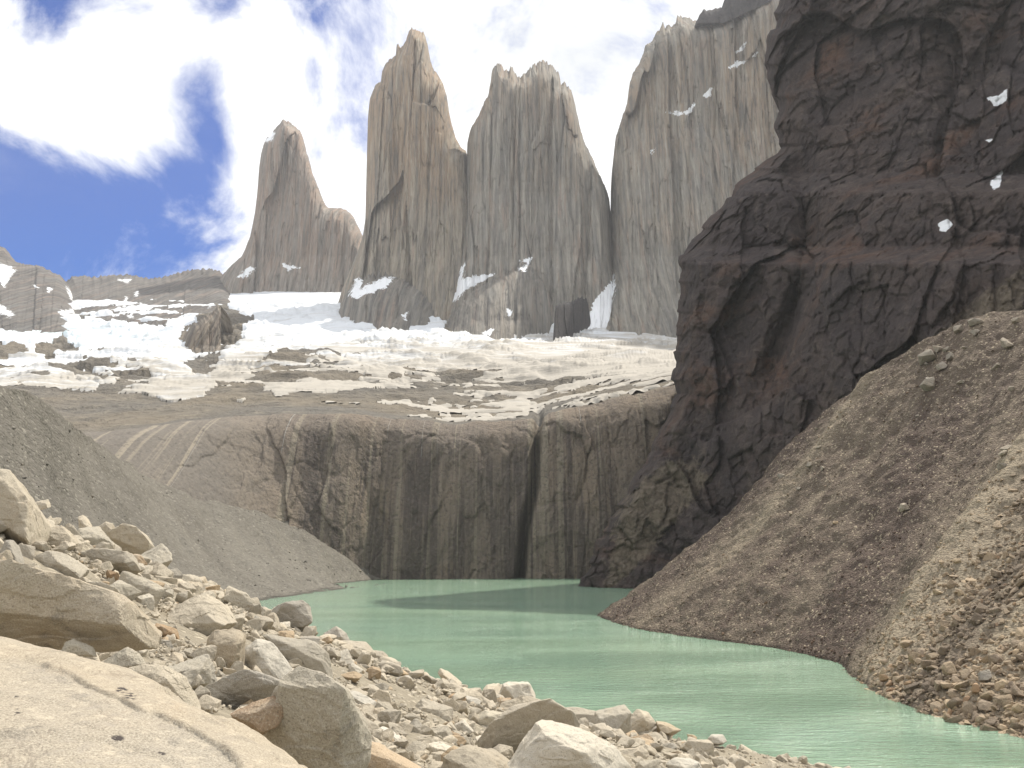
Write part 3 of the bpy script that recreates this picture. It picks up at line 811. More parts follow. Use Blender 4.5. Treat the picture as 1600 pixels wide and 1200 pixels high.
t = rock_body('rock_outcrop', [(262, 600), (272, 572), (280, 545), (288, 522), (300, 508), (318, 496), (332, 487), (340, 478), (344, 476), (350, 481), (362, 484), (372, 483), (385, 480), (396, 481), (403, 494), (410, 508), (414, 520), (402, 526), (388, 540), (376, 560), (358, 585), (345, 605)], 612, 1180, 55, 26,
              [(480, 0), (540, 40), (580, 110), (612, 200)], M['outcrop'], 300, 200, 808, 0.9, 2.2, cell=0.45)
tag(t, 'brown rock knob jutting out of the glacier below the smallest tower', 'rock outcrop', 'rock outcrops in the glacier')
t = rock_body('rock_outcrop', [(860, 566), (864, 530), (867, 490), (869, 478), (873, 474), (890, 472), (900, 468), (908, 464), (916, 466), (919, 476), (923, 500)],
              [(860, 568), (868, 564), (880, 553), (895, 538), (906, 524), (923, 506)], 1270, 12, 10, [(460, 0), (566, 12)], M['cap'], 170, 150, 909, 0.7, 1.6, cell=0.3, side=3.2)
tag(t, 'small dark rock fin standing in snow under the double-summit tower', 'rock outcrop', 'rock outcrops in the glacier')

# ------------------------------------------------------------------ dark buttress on the right
XL = [(-320, 1240), (-100, 1228), (0, 1217), (30, 1212), (60, 1201), (90, 1199), (120, 1204), (160, 1212), (215, 1216), (240, 1210), (262, 1180), (285, 1152), (310, 1140), (345, 1105), (375, 1076), (400, 1066), (500, 1060), (560, 1053), (620, 1052), (650, 1045), (700, 1016), (760, 985), (820, 950), (870, 925), (912, 903), (960, 880)]
pyr = np.linspace(960, -300, 520)
xl = interp(pyr, XL)
xl = xl + 4 * cells(pyr / 22, pyr * 0 + 0.5, 12)[0] * 2 + 6 * fbm(np.stack([pyr / 40, pyr * 0 + 3.3, pyr * 0], -1), 4, 11)
NC = 560
sf = np.linspace(0, 1, NC) ** 1.25
DPX = xl[:, None] + (2050 - xl)[:, None] * sf[None]
DPY = np.broadcast_to(pyr[:, None], DPX.shape)
foot = interp(DPX, [(880, 430), (905, 426), (1060, 402), (1250, 335), (1450, 275), (1600, 248), (2050, 190)])
lean = interp(DPY, [(-300, 165), (0, 120), (270, 85), (300, 58), (385, 48), (412, 20), (650, 10), (960, -4)]) * (0.75 + 0.25 * interp(DPX, [(1060, 1), (2050, 0.6)]))
e = np.clip((DPX - xl[:, None]) / interp(DPY, [(0, 26), (260, 40), (400, 30), (700, 30), (900, 20)]), 0, 1)
R = interp(DPY, [(0, 60), (400, 55), (650, 40), (900, 12)])
DD = foot + lean + R * (1 - np.sqrt(np.clip(1 - (1 - e) ** 2, 0, 1)))
DD = DD + 10 * np.exp(-((DPX - interp(DPY, [(0, 1560), (300, 1500), (500, 1380)])) / 60) ** 2) * sstep(560, 380, DPY)      # recessed gully
DD = DD + 14 * np.exp(-((DPX - interp(DPY, [(200, 1245), (420, 1270), (640, 1180)])) / 22) ** 2) * sstep(180, 260, DPY) * sstep(680, 560, DPY)
DV = P(DPX, DPY, DD)
DB = np.stack([(DPX - 1000) * 0.23 + 0.02 * DPY, DPX * 0, DV[..., 2]], -1)
rl = 3 * fbm(sc(DV, 60, 60, 45), 3, 41) + 1.2 * fbm(sc(DV, 7, 7, 6), 4, 47)
rl = rl + blocks(DB, [(62, 130, 17, 2), (34, 60, 12, 1.2), (14, 20, 5, 0.7), (6, 8, 2.4, 0.3), (3, 3.4, 1.3, 0.1)], 240, 0.22)
rl = rl + 2.0 * cells(DB[..., 0] / 150, DB[..., 2] / 11 + 0.3 * fbm(sc(DV, 60, 60, 60), 3, 252), 253)[0] * sstep(450, 200, DPY)
ry = rayv(DPX, DPY)
DV = DV - ry / ry[..., 1:2] * (rl * np.minimum(1, e * 2.5 + 0.1))[..., None]
nb = 26
wr = []
for i in range(nb, 0, -1):
    f = i / nb
    wv = DV[:, 0] + np.array([150 * f, 330 * f, 0]) + np.stack([pyr * 0, pyr * 0, 6 * perlin(sc(DV[:, 0] + np.array([0, 330 * f, 0]), 30, 30, 30), 71) * f], -1)
    wr.append(wv)
DVV = np.concatenate([np.stack(wr, 1), DV], 1)
sn = np.zeros(DPX.shape)
for pl in ([(1540, 152), (1560, 150), (1574, 138), (1572, 158), (1555, 166)], [(1546, 284), (1566, 268), (1562, 292), (1552, 296)], [(1466, 350), (1480, 342), (1488, 350), (1478, 362), (1470, 360)], [(1536, 218), (1550, 217), (1545, 223)]):
    sn = np.maximum(sn, np.clip(0.5 + poly_sd(DPX, DPY, pl) / 8, 0, 1))
sn = np.concatenate([np.zeros((len(pyr), nb)), sn], 1)


def painted(polys, wd):
    a = np.zeros(DPX.shape)
    for pl in polys:
        a = np.maximum(a, np.clip(0.5 + poly_sd(DPX, DPY, pl) / wd, 0, 1))
    return np.concatenate([np.repeat(a[:, :1], nb, 1), a], 1)


tan_a = painted([[(965, 800), (1005, 750), (1040, 722), (1085, 718), (1110, 750), (1060, 810), (1000, 880), (940, 935), (955, 870)],
                 [(1200, 730), (1300, 640), (1420, 555), (1530, 465), (1600, 420), (1600, 480), (1440, 560), (1330, 645), (1240, 710)]], 34)
rust_a = painted([[(1235, 405), (1330, 382), (1420, 388), (1520, 366), (1560, 372), (1420, 424), (1330, 418)], [(1145, 298), (1180, 262), (1218, 238), (1212, 262), (1170, 292)],
                  [(1310, 160), (1360, 150), (1380, 200), (1330, 215)], [(1080, 560), (1250, 540), (1300, 620), (1100, 660)]], 40)
me = mesh_from('cliff', DVV.reshape(-1, 3), grid_faces(len(pyr), NC + nb)[:, ::-1], M['dark_cliff'], True, {'snow': sn, 'tan': tan_a, 'rust': rust_a})
tag(put('cliff', me), 'towering dark brown cliff in shade on the right', 'cliff', kind='structure')


# ------------------------------------------------------------------ slopes lofted between a foot line and a head line
def loft(name, foot, head, nu, nv, mat, disp, sag=0.0, back=None, label='', cat='slope', tint=None):
    foot, head = np.array(foot), np.array(head)
    def res(c):
        t = np.linspace(0, 1, len(c))
        return np.stack([np.interp(np.linspace(0, 1, nu), t, c[:, i]) for i in range(3)], -1)
    a, b = res(foot), res(head)
    for _ in range(12):
        a[1:-1] = (a[:-2] + 2 * a[1:-1] + a[2:]) / 4
        b[1:-1] = (b[:-2] + 2 * b[1:-1] + b[2:]) / 4
    v = np.linspace(-0.06, 1, nv)
    V = a[None] + (b - a)[None] * v[:, None, None]
    V[..., 2] -= sag * np.sin(np.pi * np.clip(v, 0, 1))[:, None]
    u = np.broadcast_to(np.linspace(0, 1, nu)[None], V.shape[:2])
    vv = np.broadcast_to(v[:, None], V.shape[:2])
    N = gnormals(V)
    N = N * np.sign(N[..., 2:3])
    V = V + N * disp(V, u, vv)[..., None]
    surf = V
    if back is not None:
        ext = [V[-1] + np.array(back) * f for f in (0.05, 0.15, 0.35, 0.7, 1.0)]
        V = np.concatenate([V, np.array(ext)], 0)
        u = np.broadcast_to(np.linspace(0, 1, nu)[None], V.shape[:2])
        vv = np.concatenate([vv, np.ones((5, nu))], 0)
    fc = grid_faces(*V.shape[:2])
    me = mesh_from(name, V.reshape(-1, 3), fc, mat, True, {'u': u, 'v': vv, 'tint': tint(u, vv) if tint else 0.35 + u * 0 + 0.25 * fbm(np.stack([u * 14, vv * 1.2, u * 0], -1), 5, 181) + 0.25 * sstep(0.75, 0.2, u)})
    tag(put(name, me), label, cat, kind='structure')
    return surf, N


def L3(pts):
    out = []
    for px, py in pts:
        out.append(P(px, py, lake_d(px, py)))
    return out


def H3(pts):
    return [P(px, py, np.array(float(d))) for px, py, d in pts]


# left scree: from the right tip of the fan to beyond the left frame edge
footL = L3([(612, 911), (560, 917), (500, 925), (410, 938), (300, 955), (150, 980), (0, 1005), (-250, 1045)])
def wall_d(px, py):
    c = int(np.argmin(np.abs(PXC - px)))
    return float(np.interp(-py, -GPY[:, c], GD[:, c]))


headL = H3([(a_, b_, wall_d(a_, b_) + 2) for a_, b_ in ((606, 909), (545, 872), (480, 828), (400, 792), (300, 775))] + [(220, 738, wall_d(220, 738) * 0.97), (150, 690, 370), (95, 648, 312), (40, 612, 275), (0, 600, 262), (-120, 570, 235), (-350, 540, 190)])


def dispL(V, u, v):
    g = 2.2 * fbm(np.stack([u * 26, v * 1.6, u * 0], -1), 4, 81) * np.sin(np.pi * np.clip(v, 0, 1)) ** 0.5
    return g + 0.5 * fbm(sc(V, 6, 6, 6), 4, 83) + 1.6 * fbm(sc(V, 40, 40, 40), 3, 85) * np.clip(v * 3, 0, 1)


SL, NL = loft('scree_slope', footL, headL, 520, 260, M['scree'], dispL, 9.0, (-10, 60, -60), 'pale grey dusty scree fan running down to the lake on the left', 'scree')

footR = L3([(932, 961), (960, 973), (1000, 984), (1060, 993), (1120, 1001), (1200, 1011), (1262, 1023), (1310, 1036), (1330, 1058), (1370, 1082), (1430, 1108), (1500, 1130), (1560, 1143), (1620, 1155), (1750, 1180), (1900, 1215)])
headR = H3([(1236, 694, 224), (1300, 634, 218), (1350, 592, 213), (1400, 560, 208), (1450, 528, 204), (1500, 503, 199), (1550, 486, 194), (1610, 481, 187), (1680, 470, 178), (1760, 460, 170), (1850, 450, 160), (1950, 440, 150), (2050, 432, 138), (2180, 425, 125), (2320, 415, 112), (2500, 400, 96)])


def tintR(u, v):
    """colour sorting of the debris: dark purple band at the far edge, pale runs down the slope, buff blocks near the outlet, lightened as if sunlit"""
    t = 0.28 + 0.24 * fbm(np.stack([u * 22, v * 1.1, u * 0], -1), 5, 191)
    t = t - 0.40 * np.exp(-((u - 0.035 - 0.02 * v) / 0.035) ** 2)
    t = t + 0.42 * np.exp(-((u - 0.17 + 0.03 * v) / 0.030) ** 2) * sstep(0.15, 0.5, v)
    t = t + 0.22 * np.exp(-((u - 0.11) / 0.03) ** 2) * sstep(0.7, 0.3, v)
    t = t - 0.34 * np.exp(-((u - 0.43 + 0.06 * v) / 0.06) ** 2) * sstep(0.9, 0.5, v)
    t = t + 0.48 * sstep(0.50, 0.56, u - 0.05 * v) - 0.2 * np.exp(-((u - 0.66) / 0.03) ** 2)  # coarse end paled in the colour to look sunlit
    t = t + 0.14 * fbm(np.stack([u * 60, v * 6, u * 0], -1), 4, 195)
    return np.clip(t, 0, 1)


def dispR(V, u, v):
    g = 0.8 * fbm(np.stack([u * 18, v * 1.2, u * 0], -1), 4, 91) * np.sin(np.pi * np.clip(v, 0, 1)) ** 0.5
    berm = 2.0 * np.exp(-((u - 0.56 - 0.05 * v) / 0.03) ** 2) * np.clip(v * 4, 0, 1)
    return g + berm + 0.45 * fbm(sc(V, 3.2, 3.2, 3.2), 4, 93) + 0.9 * fbm(sc(V, 14, 14, 14), 3, 95) * np.clip(v * 6, 0, 1)


SR, NR = loft('moraine_slope', footR, headR, 620, 420, M['moraine'], dispR, 3.0, (25, 40, -20), 'brown gravel moraine slope dropping to the lake on the right', 'moraine', tintR)

# ------------------------------------------------------------------ near slope: ground surface through measured points
CT = [(0, 790, 24), (0, 900, 13), (0, 1010, 8.5), (-300, 700, 22), (-300, 900, 11), (120, 850, 28), (250, 895, 34), (250, 1000, 15), (330, 945, 40), (400, 988, 45), (400, 1090, 13), (480, 1015, 48),
      (560, 1040, 50), (560, 1165, 11.5), (700, 1090, 56), (700, 1165, 21), (780, 1115, 59), (860, 1130, 62), (860, 1200, 16), (1000, 1150, 66), (1000, 1200, 30), (1100, 1168, 69), (1200, 1190, 72), (1310, 1204, 75)]
cp_ = np.array([P(a, b, np.array(float(c))) for a, b, c in CT])
extra = np.array([(0, 0, 13.2), (-4, 2, 13.6), (4, 3, 12.2), (3, 6, 12.4), (8, 6, 11.0), (20, 10, 6.0), (14, 30, 6.0), (30, 20, 0), (45, 10, -4), (40, 50, -3), (-12, 0, 16), (-20, 8, 18), (-40, 20, 26), (-40, 45, 22), (-30, 70, 14), (-25, 90, 6), (-10, 90, 0), (-30, 110, -3), (0, 85, -2), (25, 90, -4), (0, -10, 13.5), (25, -10, 4), (-25, -10, 20), (35, 75, -3)], float)
cp_ = np.concatenate([cp_, extra])


def tps(r2):
    return 0.5 * r2 * np.log(r2 + 1e-9)


def feat(xy):
    r2 = ((xy[:, None] - cp_[None, :, :2]) ** 2).sum(-1)
    return tps(r2)


nC = len(cp_)
A = np.zeros((nC + 3, nC + 3))
A[:nC, :nC] = feat(cp_[:, :2]) + np.eye(nC) * 2.0
A[:nC, nC] = 1
A[:nC, nC + 1:] = cp_[:, :2]
A[nC:, :nC] = A[:nC, nC:].T
wts = np.linalg.solve(A, np.concatenate([cp_[:, 2], [0, 0, 0]]))


def gz(x, y):
    x = np.asarray(x, float); y = np.asarray(y, float)
    xy = np.stack([x.ravel(), y.ravel()], -1)
    out = np.empty(len(xy))
    for i in range(0, len(xy), 20000):
        c = xy[i:i + 20000]
        out[i:i + 20000] = feat(c) @ wts[:nC] + wts[nC] + c @ wts[nC + 1:]
    return out.reshape(x.shape)


dr = np.exp(np.linspace(math.log(1.2), math.log(115), 260))
pc = np.linspace(-420, 1700, 360)
gx = (pc[None] - 800) / F * dr[:, None] * 1.0
gy = np.broadcast_to(dr[:, None], gx.shape)
gzv = gz(gx, gy)
gp = np.stack([gx, gy, gzv], -1)
gzv = gzv + 0.12 * fbm(sc(gp, 2.5, 2.5, 2.5), 4, 97) * np.clip(gy / 12, 0.4, 1.6) + 0.03 * fbm(sc(gp, .4, .4, .4), 3, 98)
gp[..., 2] = gzv
me = mesh_from('rocky_slope', gp.reshape(-1, 3), grid_faces(*gx.shape), None, True, {'u': gx * 0.02, 'v': gy * 0.02})
M['beige'] = scree_mat('pale_gravel', (0.36, 0.31, 0.23), (0.29, 0.255, 0.195), (0.42, 0.37, 0.28), 4, 6.0, 9.0, 0.06)
me.materials.append(M['beige'])
tag(put('rocky_slope', me), 'pale gravelly ground of the near slope under the boulders', 'ground', kind='structure')


def ground_at(px, py):
    """depth at which the pixel's ray meets the near slope"""
    r = rayv(px, py)
    d = np.exp(np.linspace(math.log(2.0), math.log(110), 700))
    pts = r * (d / r[1])[:, None] + np.array([0, 0, H])
    below = pts[:, 2] < gz(pts[:, 0], pts[:, 1])
    if not below.any():
        return None
    return float(d[np.argmax(below)])


# ------------------------------------------------------------------ stones
def ico(sub):
    bm = bmesh.new()
    bmesh.ops.create_icosphere(bm, subdivisions=sub, radius=1)
    V = np.array([v.co[:] for v in bm.verts])
    Fc = np.array([[v.index for v in f.verts] for f in bm.faces])
    bm.free()
    return V / np.linalg.norm(V, axis=1, keepdims=True), Fc


ICO = {s: ico(s) for s in (2, 3, 4, 5, 6, 7)}


def hull_planes(pts):
    bm = bmesh.new()
    for p in pts:
        bm.verts.new(p)
    bmesh.ops.convex_hull(bm, input=bm.verts)
    bm.normal_update()
    c = np.mean([f.calc_center_median()[:] for f in bm.faces], 0)
    N, D = [], []
    for f in bm.faces:
        nn = np.array(f.normal[:])
        d = nn @ (np.array(f.calc_center_median()[:]) - c)
        if d < 0:
            nn, d = -nn, -d
        if f.calc_area() > 1e-10 and d > 1e-6:
            N.append(nn); D.append(d)
    bm.free()
    return c, np.array(N), np.array(D)


def rock_mesh(pts, sub, seed, sharp=40, rough=1.0, chip=14, lo_=0.86):
    """stone with the facets of the hull of pts, worn edges, pitted faces"""
    pts = np.asarray(pts, float)
    lo, hi = pts.min(0), pts.max(0)
    half = (hi - lo) / 2 + 1e-6
    q = (pts - (lo + hi) / 2) / half
    c, N, D = hull_planes(q)
    rc = np.random.default_rng(seed + 77)
    en = rc.normal(size=(chip, 3)); en /= np.linalg.norm(en, axis=1, keepdims=True)
    N = np.concatenate([N, en]); D = np.concatenate([D, ((q - c) @ en.T).max(0) * rc.uniform(lo_, 0.97, chip)])
    dv, Fc = ICO[sub]
    k = (dv @ N.T) / D[None]
    k = np.clip(k, 1e-3, None)
    r = (k ** sharp).sum(1) ** (-1 / sharp)
    V = dv * r[:, None]
    size = float(np.mean(half))
    W = (V + c) * half + (lo + hi) / 2
    nv = V / np.linalg.norm(V, axis=1, keepdims=True)
    wq = W / size
    ds = 0.05 * fbm(wq * 1.3 + seed, 3, seed) + 0.03 * ridged(wq * 2.2 + seed, 3, seed + 1) + 0.012 * fbm(wq * 9, 3, seed + 2)
    st = perlin(wq * np.array([1.2, 1.2, 2.6]) + seed * 1.7, seed + 5)
    ds = ds + 0.05 * sstep(0.0, 0.05, st) + 0.03 * sstep(0.05, 0.09, perlin(wq * 3.0 + 9.1, seed + 6))
    W = W + nv * (ds * size * rough)[:, None]
    return W, Fc


rng = np.random.default_rng(7)
HERO = [
    # outline in photo pixels, material, label, depth override, thickness
    ([(-50, 745), (0, 756), (15, 765), (37, 782), (60, 817), (61, 832), (59, 855), (50, 872), (32, 862), (10, 838), (-50, 822)], 'granite', 'big smooth leaning block at the left end of the slope crest', None, 0.7),
    ([(62, 826), (95, 821), (112, 835), (120, 850), (100, 860), (70, 856), (62, 842)], 'granite', 'flat-topped pale block just right of the big leaning block', None, 0.7),
    ([(47, 872), (75, 859), (105, 867), (137, 890), (130, 902), (100, 907), (62, 896)], 'granite', 'broad sloping tan boulder below the big leaning block', None, 0.7),
    ([(110, 870), (140, 862), (160, 858), (207, 865), (219, 890), (212, 899), (175, 893), (140, 892)], 'granite', 'wedge-shaped pale boulder with shaded left face under the crest block', None, 0.6),
    ([(163, 840), (180, 823), (210, 822), (228, 837), (246, 860), (240, 882), (220, 882), (200, 868), (163, 852)], 'granite', 'flat-topped stepped boulder standing up on the slope crest', None, 0.6),
    ([(192, 891), (225, 903), (259, 920), (240, 957), (207, 936), (180, 914)], 'granite_grey', 'grey kite-shaped slab leaning on the slope below the wedge boulder', None, 0.3),
    ([(220, 888), (250, 879), (270, 895), (266, 918), (235, 910)], 'granite', 'squarish stone right of the wedge boulder on the crest', None, 0.8),
    ([(33, 904), (50, 893), (75, 903), (101, 925), (95, 938), (45, 918)], 'granite_grey', 'grey triangular stone above the long overhanging slab', None, 0.6),
    ([(124, 917), (160, 911), (187, 927), (176, 940), (140, 934)], 'granite', 'thin dark-undersided slab lying above the long overhanging slab', None, 0.6),
    ([(-80, 886), (0, 900), (25, 908), (62, 920), (120, 938), (175, 948), (212, 962), (252, 998), (246, 1018), (200, 1016), (145, 1011), (85, 1010), (-80, 1000)], 'granite_warm', 'long overhanging slab with dark shaded underside above the nearest slab', 7.0, 0.45),
    ([(250, 972), (275, 948), (300, 934), (318, 927), (350, 950), (371, 976), (325, 995), (300, 1002), (265, 988)], 'granite', 'large pale block in the middle of the slope above the orange-topped stone', None, 0.7),
    ([(326, 997), (335, 986), (370, 983), (383, 992), (376, 1025), (372, 1056), (350, 1062), (309, 1058), (318, 1025)], 'granite_warm', 'upright orange-topped stone left of the white-faced boulder', None, 0.8),
    ([(368, 1030), (385, 1012), (402, 1000), (422, 1004), (446, 1030), (472, 1074), (412, 1082), (368, 1060)], 'granite_white', 'bright white-faced boulder in the middle of the slope', None, 0.6),
    ([(408, 990), (440, 998), (495, 1004), (516, 1025), (523, 1064), (475, 1056), (425, 1014)], 'granite_grey', 'grey cracked slab right of and behind the white-faced boulder', None, 0.4),
    ([(309, 1092), (320, 1076), (375, 1054), (420, 1060), (464, 1072), (430, 1094), (392, 1106), (355, 1124), (325, 1117)], 'granite_grey', 'grey lens-shaped rock under the white-faced boulder', None, 0.6),
    ([(398, 1150), (425, 1118), (450, 1092), (468, 1074), (502, 1071), (530, 1085), (551, 1117), (576, 1146), (572, 1210), (545, 1270), (430, 1250)], 'granite_grey', 'large rounded grey boulder beside the rust-stained rock', 5.2, 0.7),
    ([(356, 1117), (400, 1095), (424, 1090), (448, 1094), (452, 1108), (436, 1128), (405, 1150)], 'granite_rust', 'rust-stained broken rock wedged against the large rounded boulder', 5.0, 0.6),
    ([(190, 1046), (225, 1038), (252, 1040), (290, 1060), (314, 1114), (290, 1118), (230, 1085)], 'granite', 'low buff rock just behind the right part of the nearest slab', 6.3, 0.5),
    ([(92, 1022), (102, 1004), (115, 999), (145, 1011), (152, 1026)], 'granite_grey', 'grey lump tucked under the long overhanging slab', 6.7, 0.5),
    ([(158, 1036), (198, 1011), (214, 1020), (228, 1038), (190, 1046)], 'granite_grey', 'pointed grey stone under the tip of the long overhanging slab', 6.6, 0.6),
    ([(746, 1158), (780, 1135), (807, 1112), (832, 1106), (862, 1110), (906, 1130), (900, 1147), (820, 1160), (756, 1190)], 'granite', 'big tan hump with a shaded left face behind the nearest bottom boulder', 14.0, 0.6),
    ([(786, 1205), (812, 1165), (836, 1129), (862, 1131), (877, 1144), (925, 1147), (957, 1165), (984, 1195), (995, 1235), (780, 1240)], 'granite_white', 'pale speckled boulder with a split face at the bottom edge', 9.5, 0.6),
    ([(753, 1204), (760, 1177), (780, 1163), (801, 1167), (802, 1208)], 'granite', 'small buff stone leaning left of the bottom speckled boulder', 10.0, 0.7),
    ([(864, 1107), (895, 1105), (948, 1114), (954, 1128), (935, 1135), (900, 1130)], 'granite', 'flat table-like slab at the lake edge right of the tan hump', None, 0.6),
    ([(982, 1122), (997, 1107), (1013, 1114), (1027, 1132), (1010, 1142), (983, 1140)], 'granite', 'pyramid-shaped boulder standing alone at the lake edge', None, 0.8),
    ([(1024, 1126), (1040, 1129), (1066, 1141), (1050, 1149), (1028, 1144)], 'granite_warm', 'brownish wedge stone just right of the pyramid-shaped boulder', None, 0.8),
    ([(1106, 1154), (1112, 1147), (1130, 1148), (1136, 1158), (1128, 1164), (1110, 1164)], 'granite_white', 'whitish slab stone near the water end of the slope', None, 0.8),
    ([(683, 1052), (688, 1044), (700, 1050), (722, 1067), (716, 1077), (695, 1064)], 'granite', 'leaning bar-shaped stone on the slope edge against the lake', None, 0.7),
    ([(676, 1072), (692, 1059), (705, 1070), (694, 1084), (678, 1082)], 'granite', 'blocky stone just below the leaning bar-shaped stone', None, 0.8),
    ([(764, 1079), (782, 1069), (800, 1077), (837, 1103), (815, 1108), (787, 1096)], 'granite', 'long ridged rock sloping right along the lake edge', None, 0.5),
    ([(638, 1114), (660, 1091), (675, 1101), (706, 1106), (709, 1124), (662, 1124)], 'granite', 'tent-shaped grey-faced block in the lower middle of the slope', None, 0.6),
    ([(730, 1128), (758, 1109), (788, 1114), (786, 1128), (752, 1148)], 'granite_grey', 'grey flat-faced stone left of the tan hump', None, 0.6),
    ([(709, 1133), (725, 1124), (741, 1143), (726, 1149), (712, 1143)], 'granite_white', 'small white sharp-topped stone below the grey flat-faced one', None, 0.8),
    ([(634, 1137), (650, 1121), (663, 1137), (661, 1160), (643, 1152)], 'granite_grey', 'upright grey splinter near the bottom middle of the slope', None, 0.6),
    ([(661, 1141), (700, 1134), (712, 1158), (705, 1166), (672, 1164)], 'granite', 'boxy pale block right of the upright grey splinter', None, 0.8),
    ([(640, 1168), (687, 1159), (706, 1168), (698, 1184), (650, 1180)], 'granite_white', 'long white flat stone below the boxy pale block', None, 0.6),
    ([(690, 1180), (707, 1166), (741, 1185), (752, 1210), (690, 1212)], 'granite', 'double-peaked stone at the bottom edge left of centre', 11.0, 0.6),
    ([(566, 1168), (576, 1157), (600, 1178), (640, 1195), (670, 1212), (560, 1222)], 'granite_white', 'bright flat slab at the bottom edge right of the rounded boulder', 8.5, 0.5),
    ([(583, 1144), (595, 1136), (626, 1150), (627, 1159), (587, 1158)], 'granite_white', 'pale loaf-shaped stone above the bright bottom slab', None, 0.8),
    ([(530, 1084), (550, 1079), (586, 1095), (597, 1114), (550, 1112)], 'granite_white', 'pale flat boulder right behind the large rounded boulder', None, 0.6),
    ([(544, 1042), (550, 1035), (567, 1047), (560, 1058), (545, 1059)], 'granite_white', 'small bright white cube on the upper middle slope', None, 0.8),
    ([(506, 990), (525, 978), (541, 989), (548, 1004), (515, 1000)], 'granite_grey', 'dull humped boulder on the crest against the lake', None, 0.6),
    ([(560, 1024), (580, 1017), (597, 1017), (607, 1025), (600, 1034), (565, 1032)], 'granite_warm', 'tan loaf-like boulder on the crest right of the dull humped one', None, 0.7),
    ([(430, 961), (440, 954), (453, 963), (451, 972), (435, 970)], 'granite_rust', 'small orange stone perched on the crest', None, 0.8),
    ([(404, 957), (412, 947), (421, 952), (418, 965), (406, 965)], 'granite_grey', 'small grey stone perched left of the orange crest stone', None, 0.8),
    ([(468, 979), (475, 971), (482, 980), (478, 987), (469, 986)], 'granite_white', 'tiny bright white stone perched on the crest', None, 0.8),
    ([(343, 930), (352, 920), (366, 932), (358, 943), (345, 942)], 'granite_warm', 'buff cube on the crest below the dusty scree', None, 0.8),
    ([(155, 822), (165, 815), (176, 818), (178, 830), (165, 838), (156, 832)], 'granite', 'small squarish stone left of the stepped crest boulder', None, 0.8),
    ([(122, 808), (128, 804), (142, 820), (150, 838), (140, 842), (126, 828)], 'granite', 'slanting finger of rock on the upper crest', None, 0.6),
    ([(54, 784), (75, 780), (80, 792), (60, 797), (52, 793)], 'granite', 'small flat grey stone on the crest beside the leaning block', None, 0.8),
    ([(0, 862), (10, 842), (20, 845), (30, 875), (36, 885), (15, 892), (-10, 880)], 'granite_grey', 'dark grey stone in the hollow under the leaning block', None, 0.6),
    ([(-20, 888), (5, 868), (14, 890), (12, 908), (-20, 912)], 'granite_warm', 'buff stone at the left frame edge above the long slab', None, 0.7),
]
for i, (pl, mt, lab, dov, th) in enumerate(HERO):
    pl = np.array(pl, float)
    c = pl.mean(0)
    bot = pl[:, 1].max()
    d = dov
    if d is None:
        d = ground_at(float(np.clip(c[0], -200, 1400)), bot - 0.25 * (bot - pl[:, 1].min()) ) or 60.0
    ext = pl.max(0) - pl.min(0)
    wd = math.sqrt(ext[0] * ext[1]) * d / F
    ring = [P(pl[:, 0], pl[:, 1], np.full(len(pl), d))]
    r2 = np.random.default_rng(100 + i)
    over = any(lab.startswith(k) for k in ('long over', 'wedge', 'big smooth', 'big tan', 'large rounded', 'thin dark', 'flat-topped stepped', 'grey lens'))
    down = np.array([0, (-0.24 if over else 0.14) * ext[1]])
    ins = c + (pl - c) * r2.uniform(0.5, 0.85, (len(pl), 1)) + down + r2.normal(0, 0.05, pl.shape) * ext
    ring.append(P(ins[:, 0], ins[:, 1], d - wd * th * r2.uniform(0.35, 0.75, len(pl))))
    ins = c + (pl - c) * r2.uniform(0.5, 0.8, (len(pl), 1))
    bk = P(ins[:, 0], ins[:, 1], np.full(len(pl), d))
    bk[:, 1] += wd * th * r2.uniform(0.5, 1.0, len(pl))
    ring.append(bk)
    pts = np.concatenate(ring)
    W, Fc = rock_mesh(pts, 6 if ext.max() > 120 else 5, 300 + i * 7, 150, 0.5, 6)
    loc = np.array([W[:, 0].mean(), W[:, 1].mean(), W[:, 2].min()])
    me = mesh_from('boulder', W - loc, Fc, M[mt], False)
    o = put('boulder', me, tuple(loc))
    tag(o, lab, 'boulder', 'boulders on the near slope')

# the nearest slab, bottom left
top = [(-120, 975, 5.6), (0, 998, 5.4), (45, 1004, 5.35), (100, 1022, 5.2), (155, 1032, 5.0), (200, 1053, 4.85), (260, 1075, 4.65), (300, 1102, 4.5), (355, 1122, 4.35), (415, 1160, 4.2), (436, 1184, 4.1), (480, 1206, 4.0), (540, 1260, 3.8)]
step = [(-120, 1010, 4.55), (60, 1030, 4.4), (110, 1050, 4.3), (150, 1072, 4.2), (230, 1104, 4.0), (300, 1136, 3.85), (352, 1166, 3.75), (400, 1230, 3.5)]
low = [(-120, 1330, 2.9), (100, 1340, 2.8), (250, 1340, 2.8), (400, 1330, 2.85)]
pts = [P(a, b, np.array(c)) for a, b, c in top + step + low]
pts += [p + np.array([0.1, 0.5, -1.4]) for p in pts[:len(top)]] + [p + np.array([0, 0.2, -0.9]) for p in pts[-4:]]
W, Fc = rock_mesh(np.array(pts), 7, 901, 90, 0.22)


def project(W):
    q_ = W - np.array([0, 0, H])
    cp, sp = math.cos(PITCH), math.sin(PITCH)
    zc = q_[:, 1] * cp + q_[:, 2] * sp
    return 800 + F * q_[:, 0] / zc, 600 - F * (-q_[:, 1] * sp + q_[:, 2] * cp) / zc


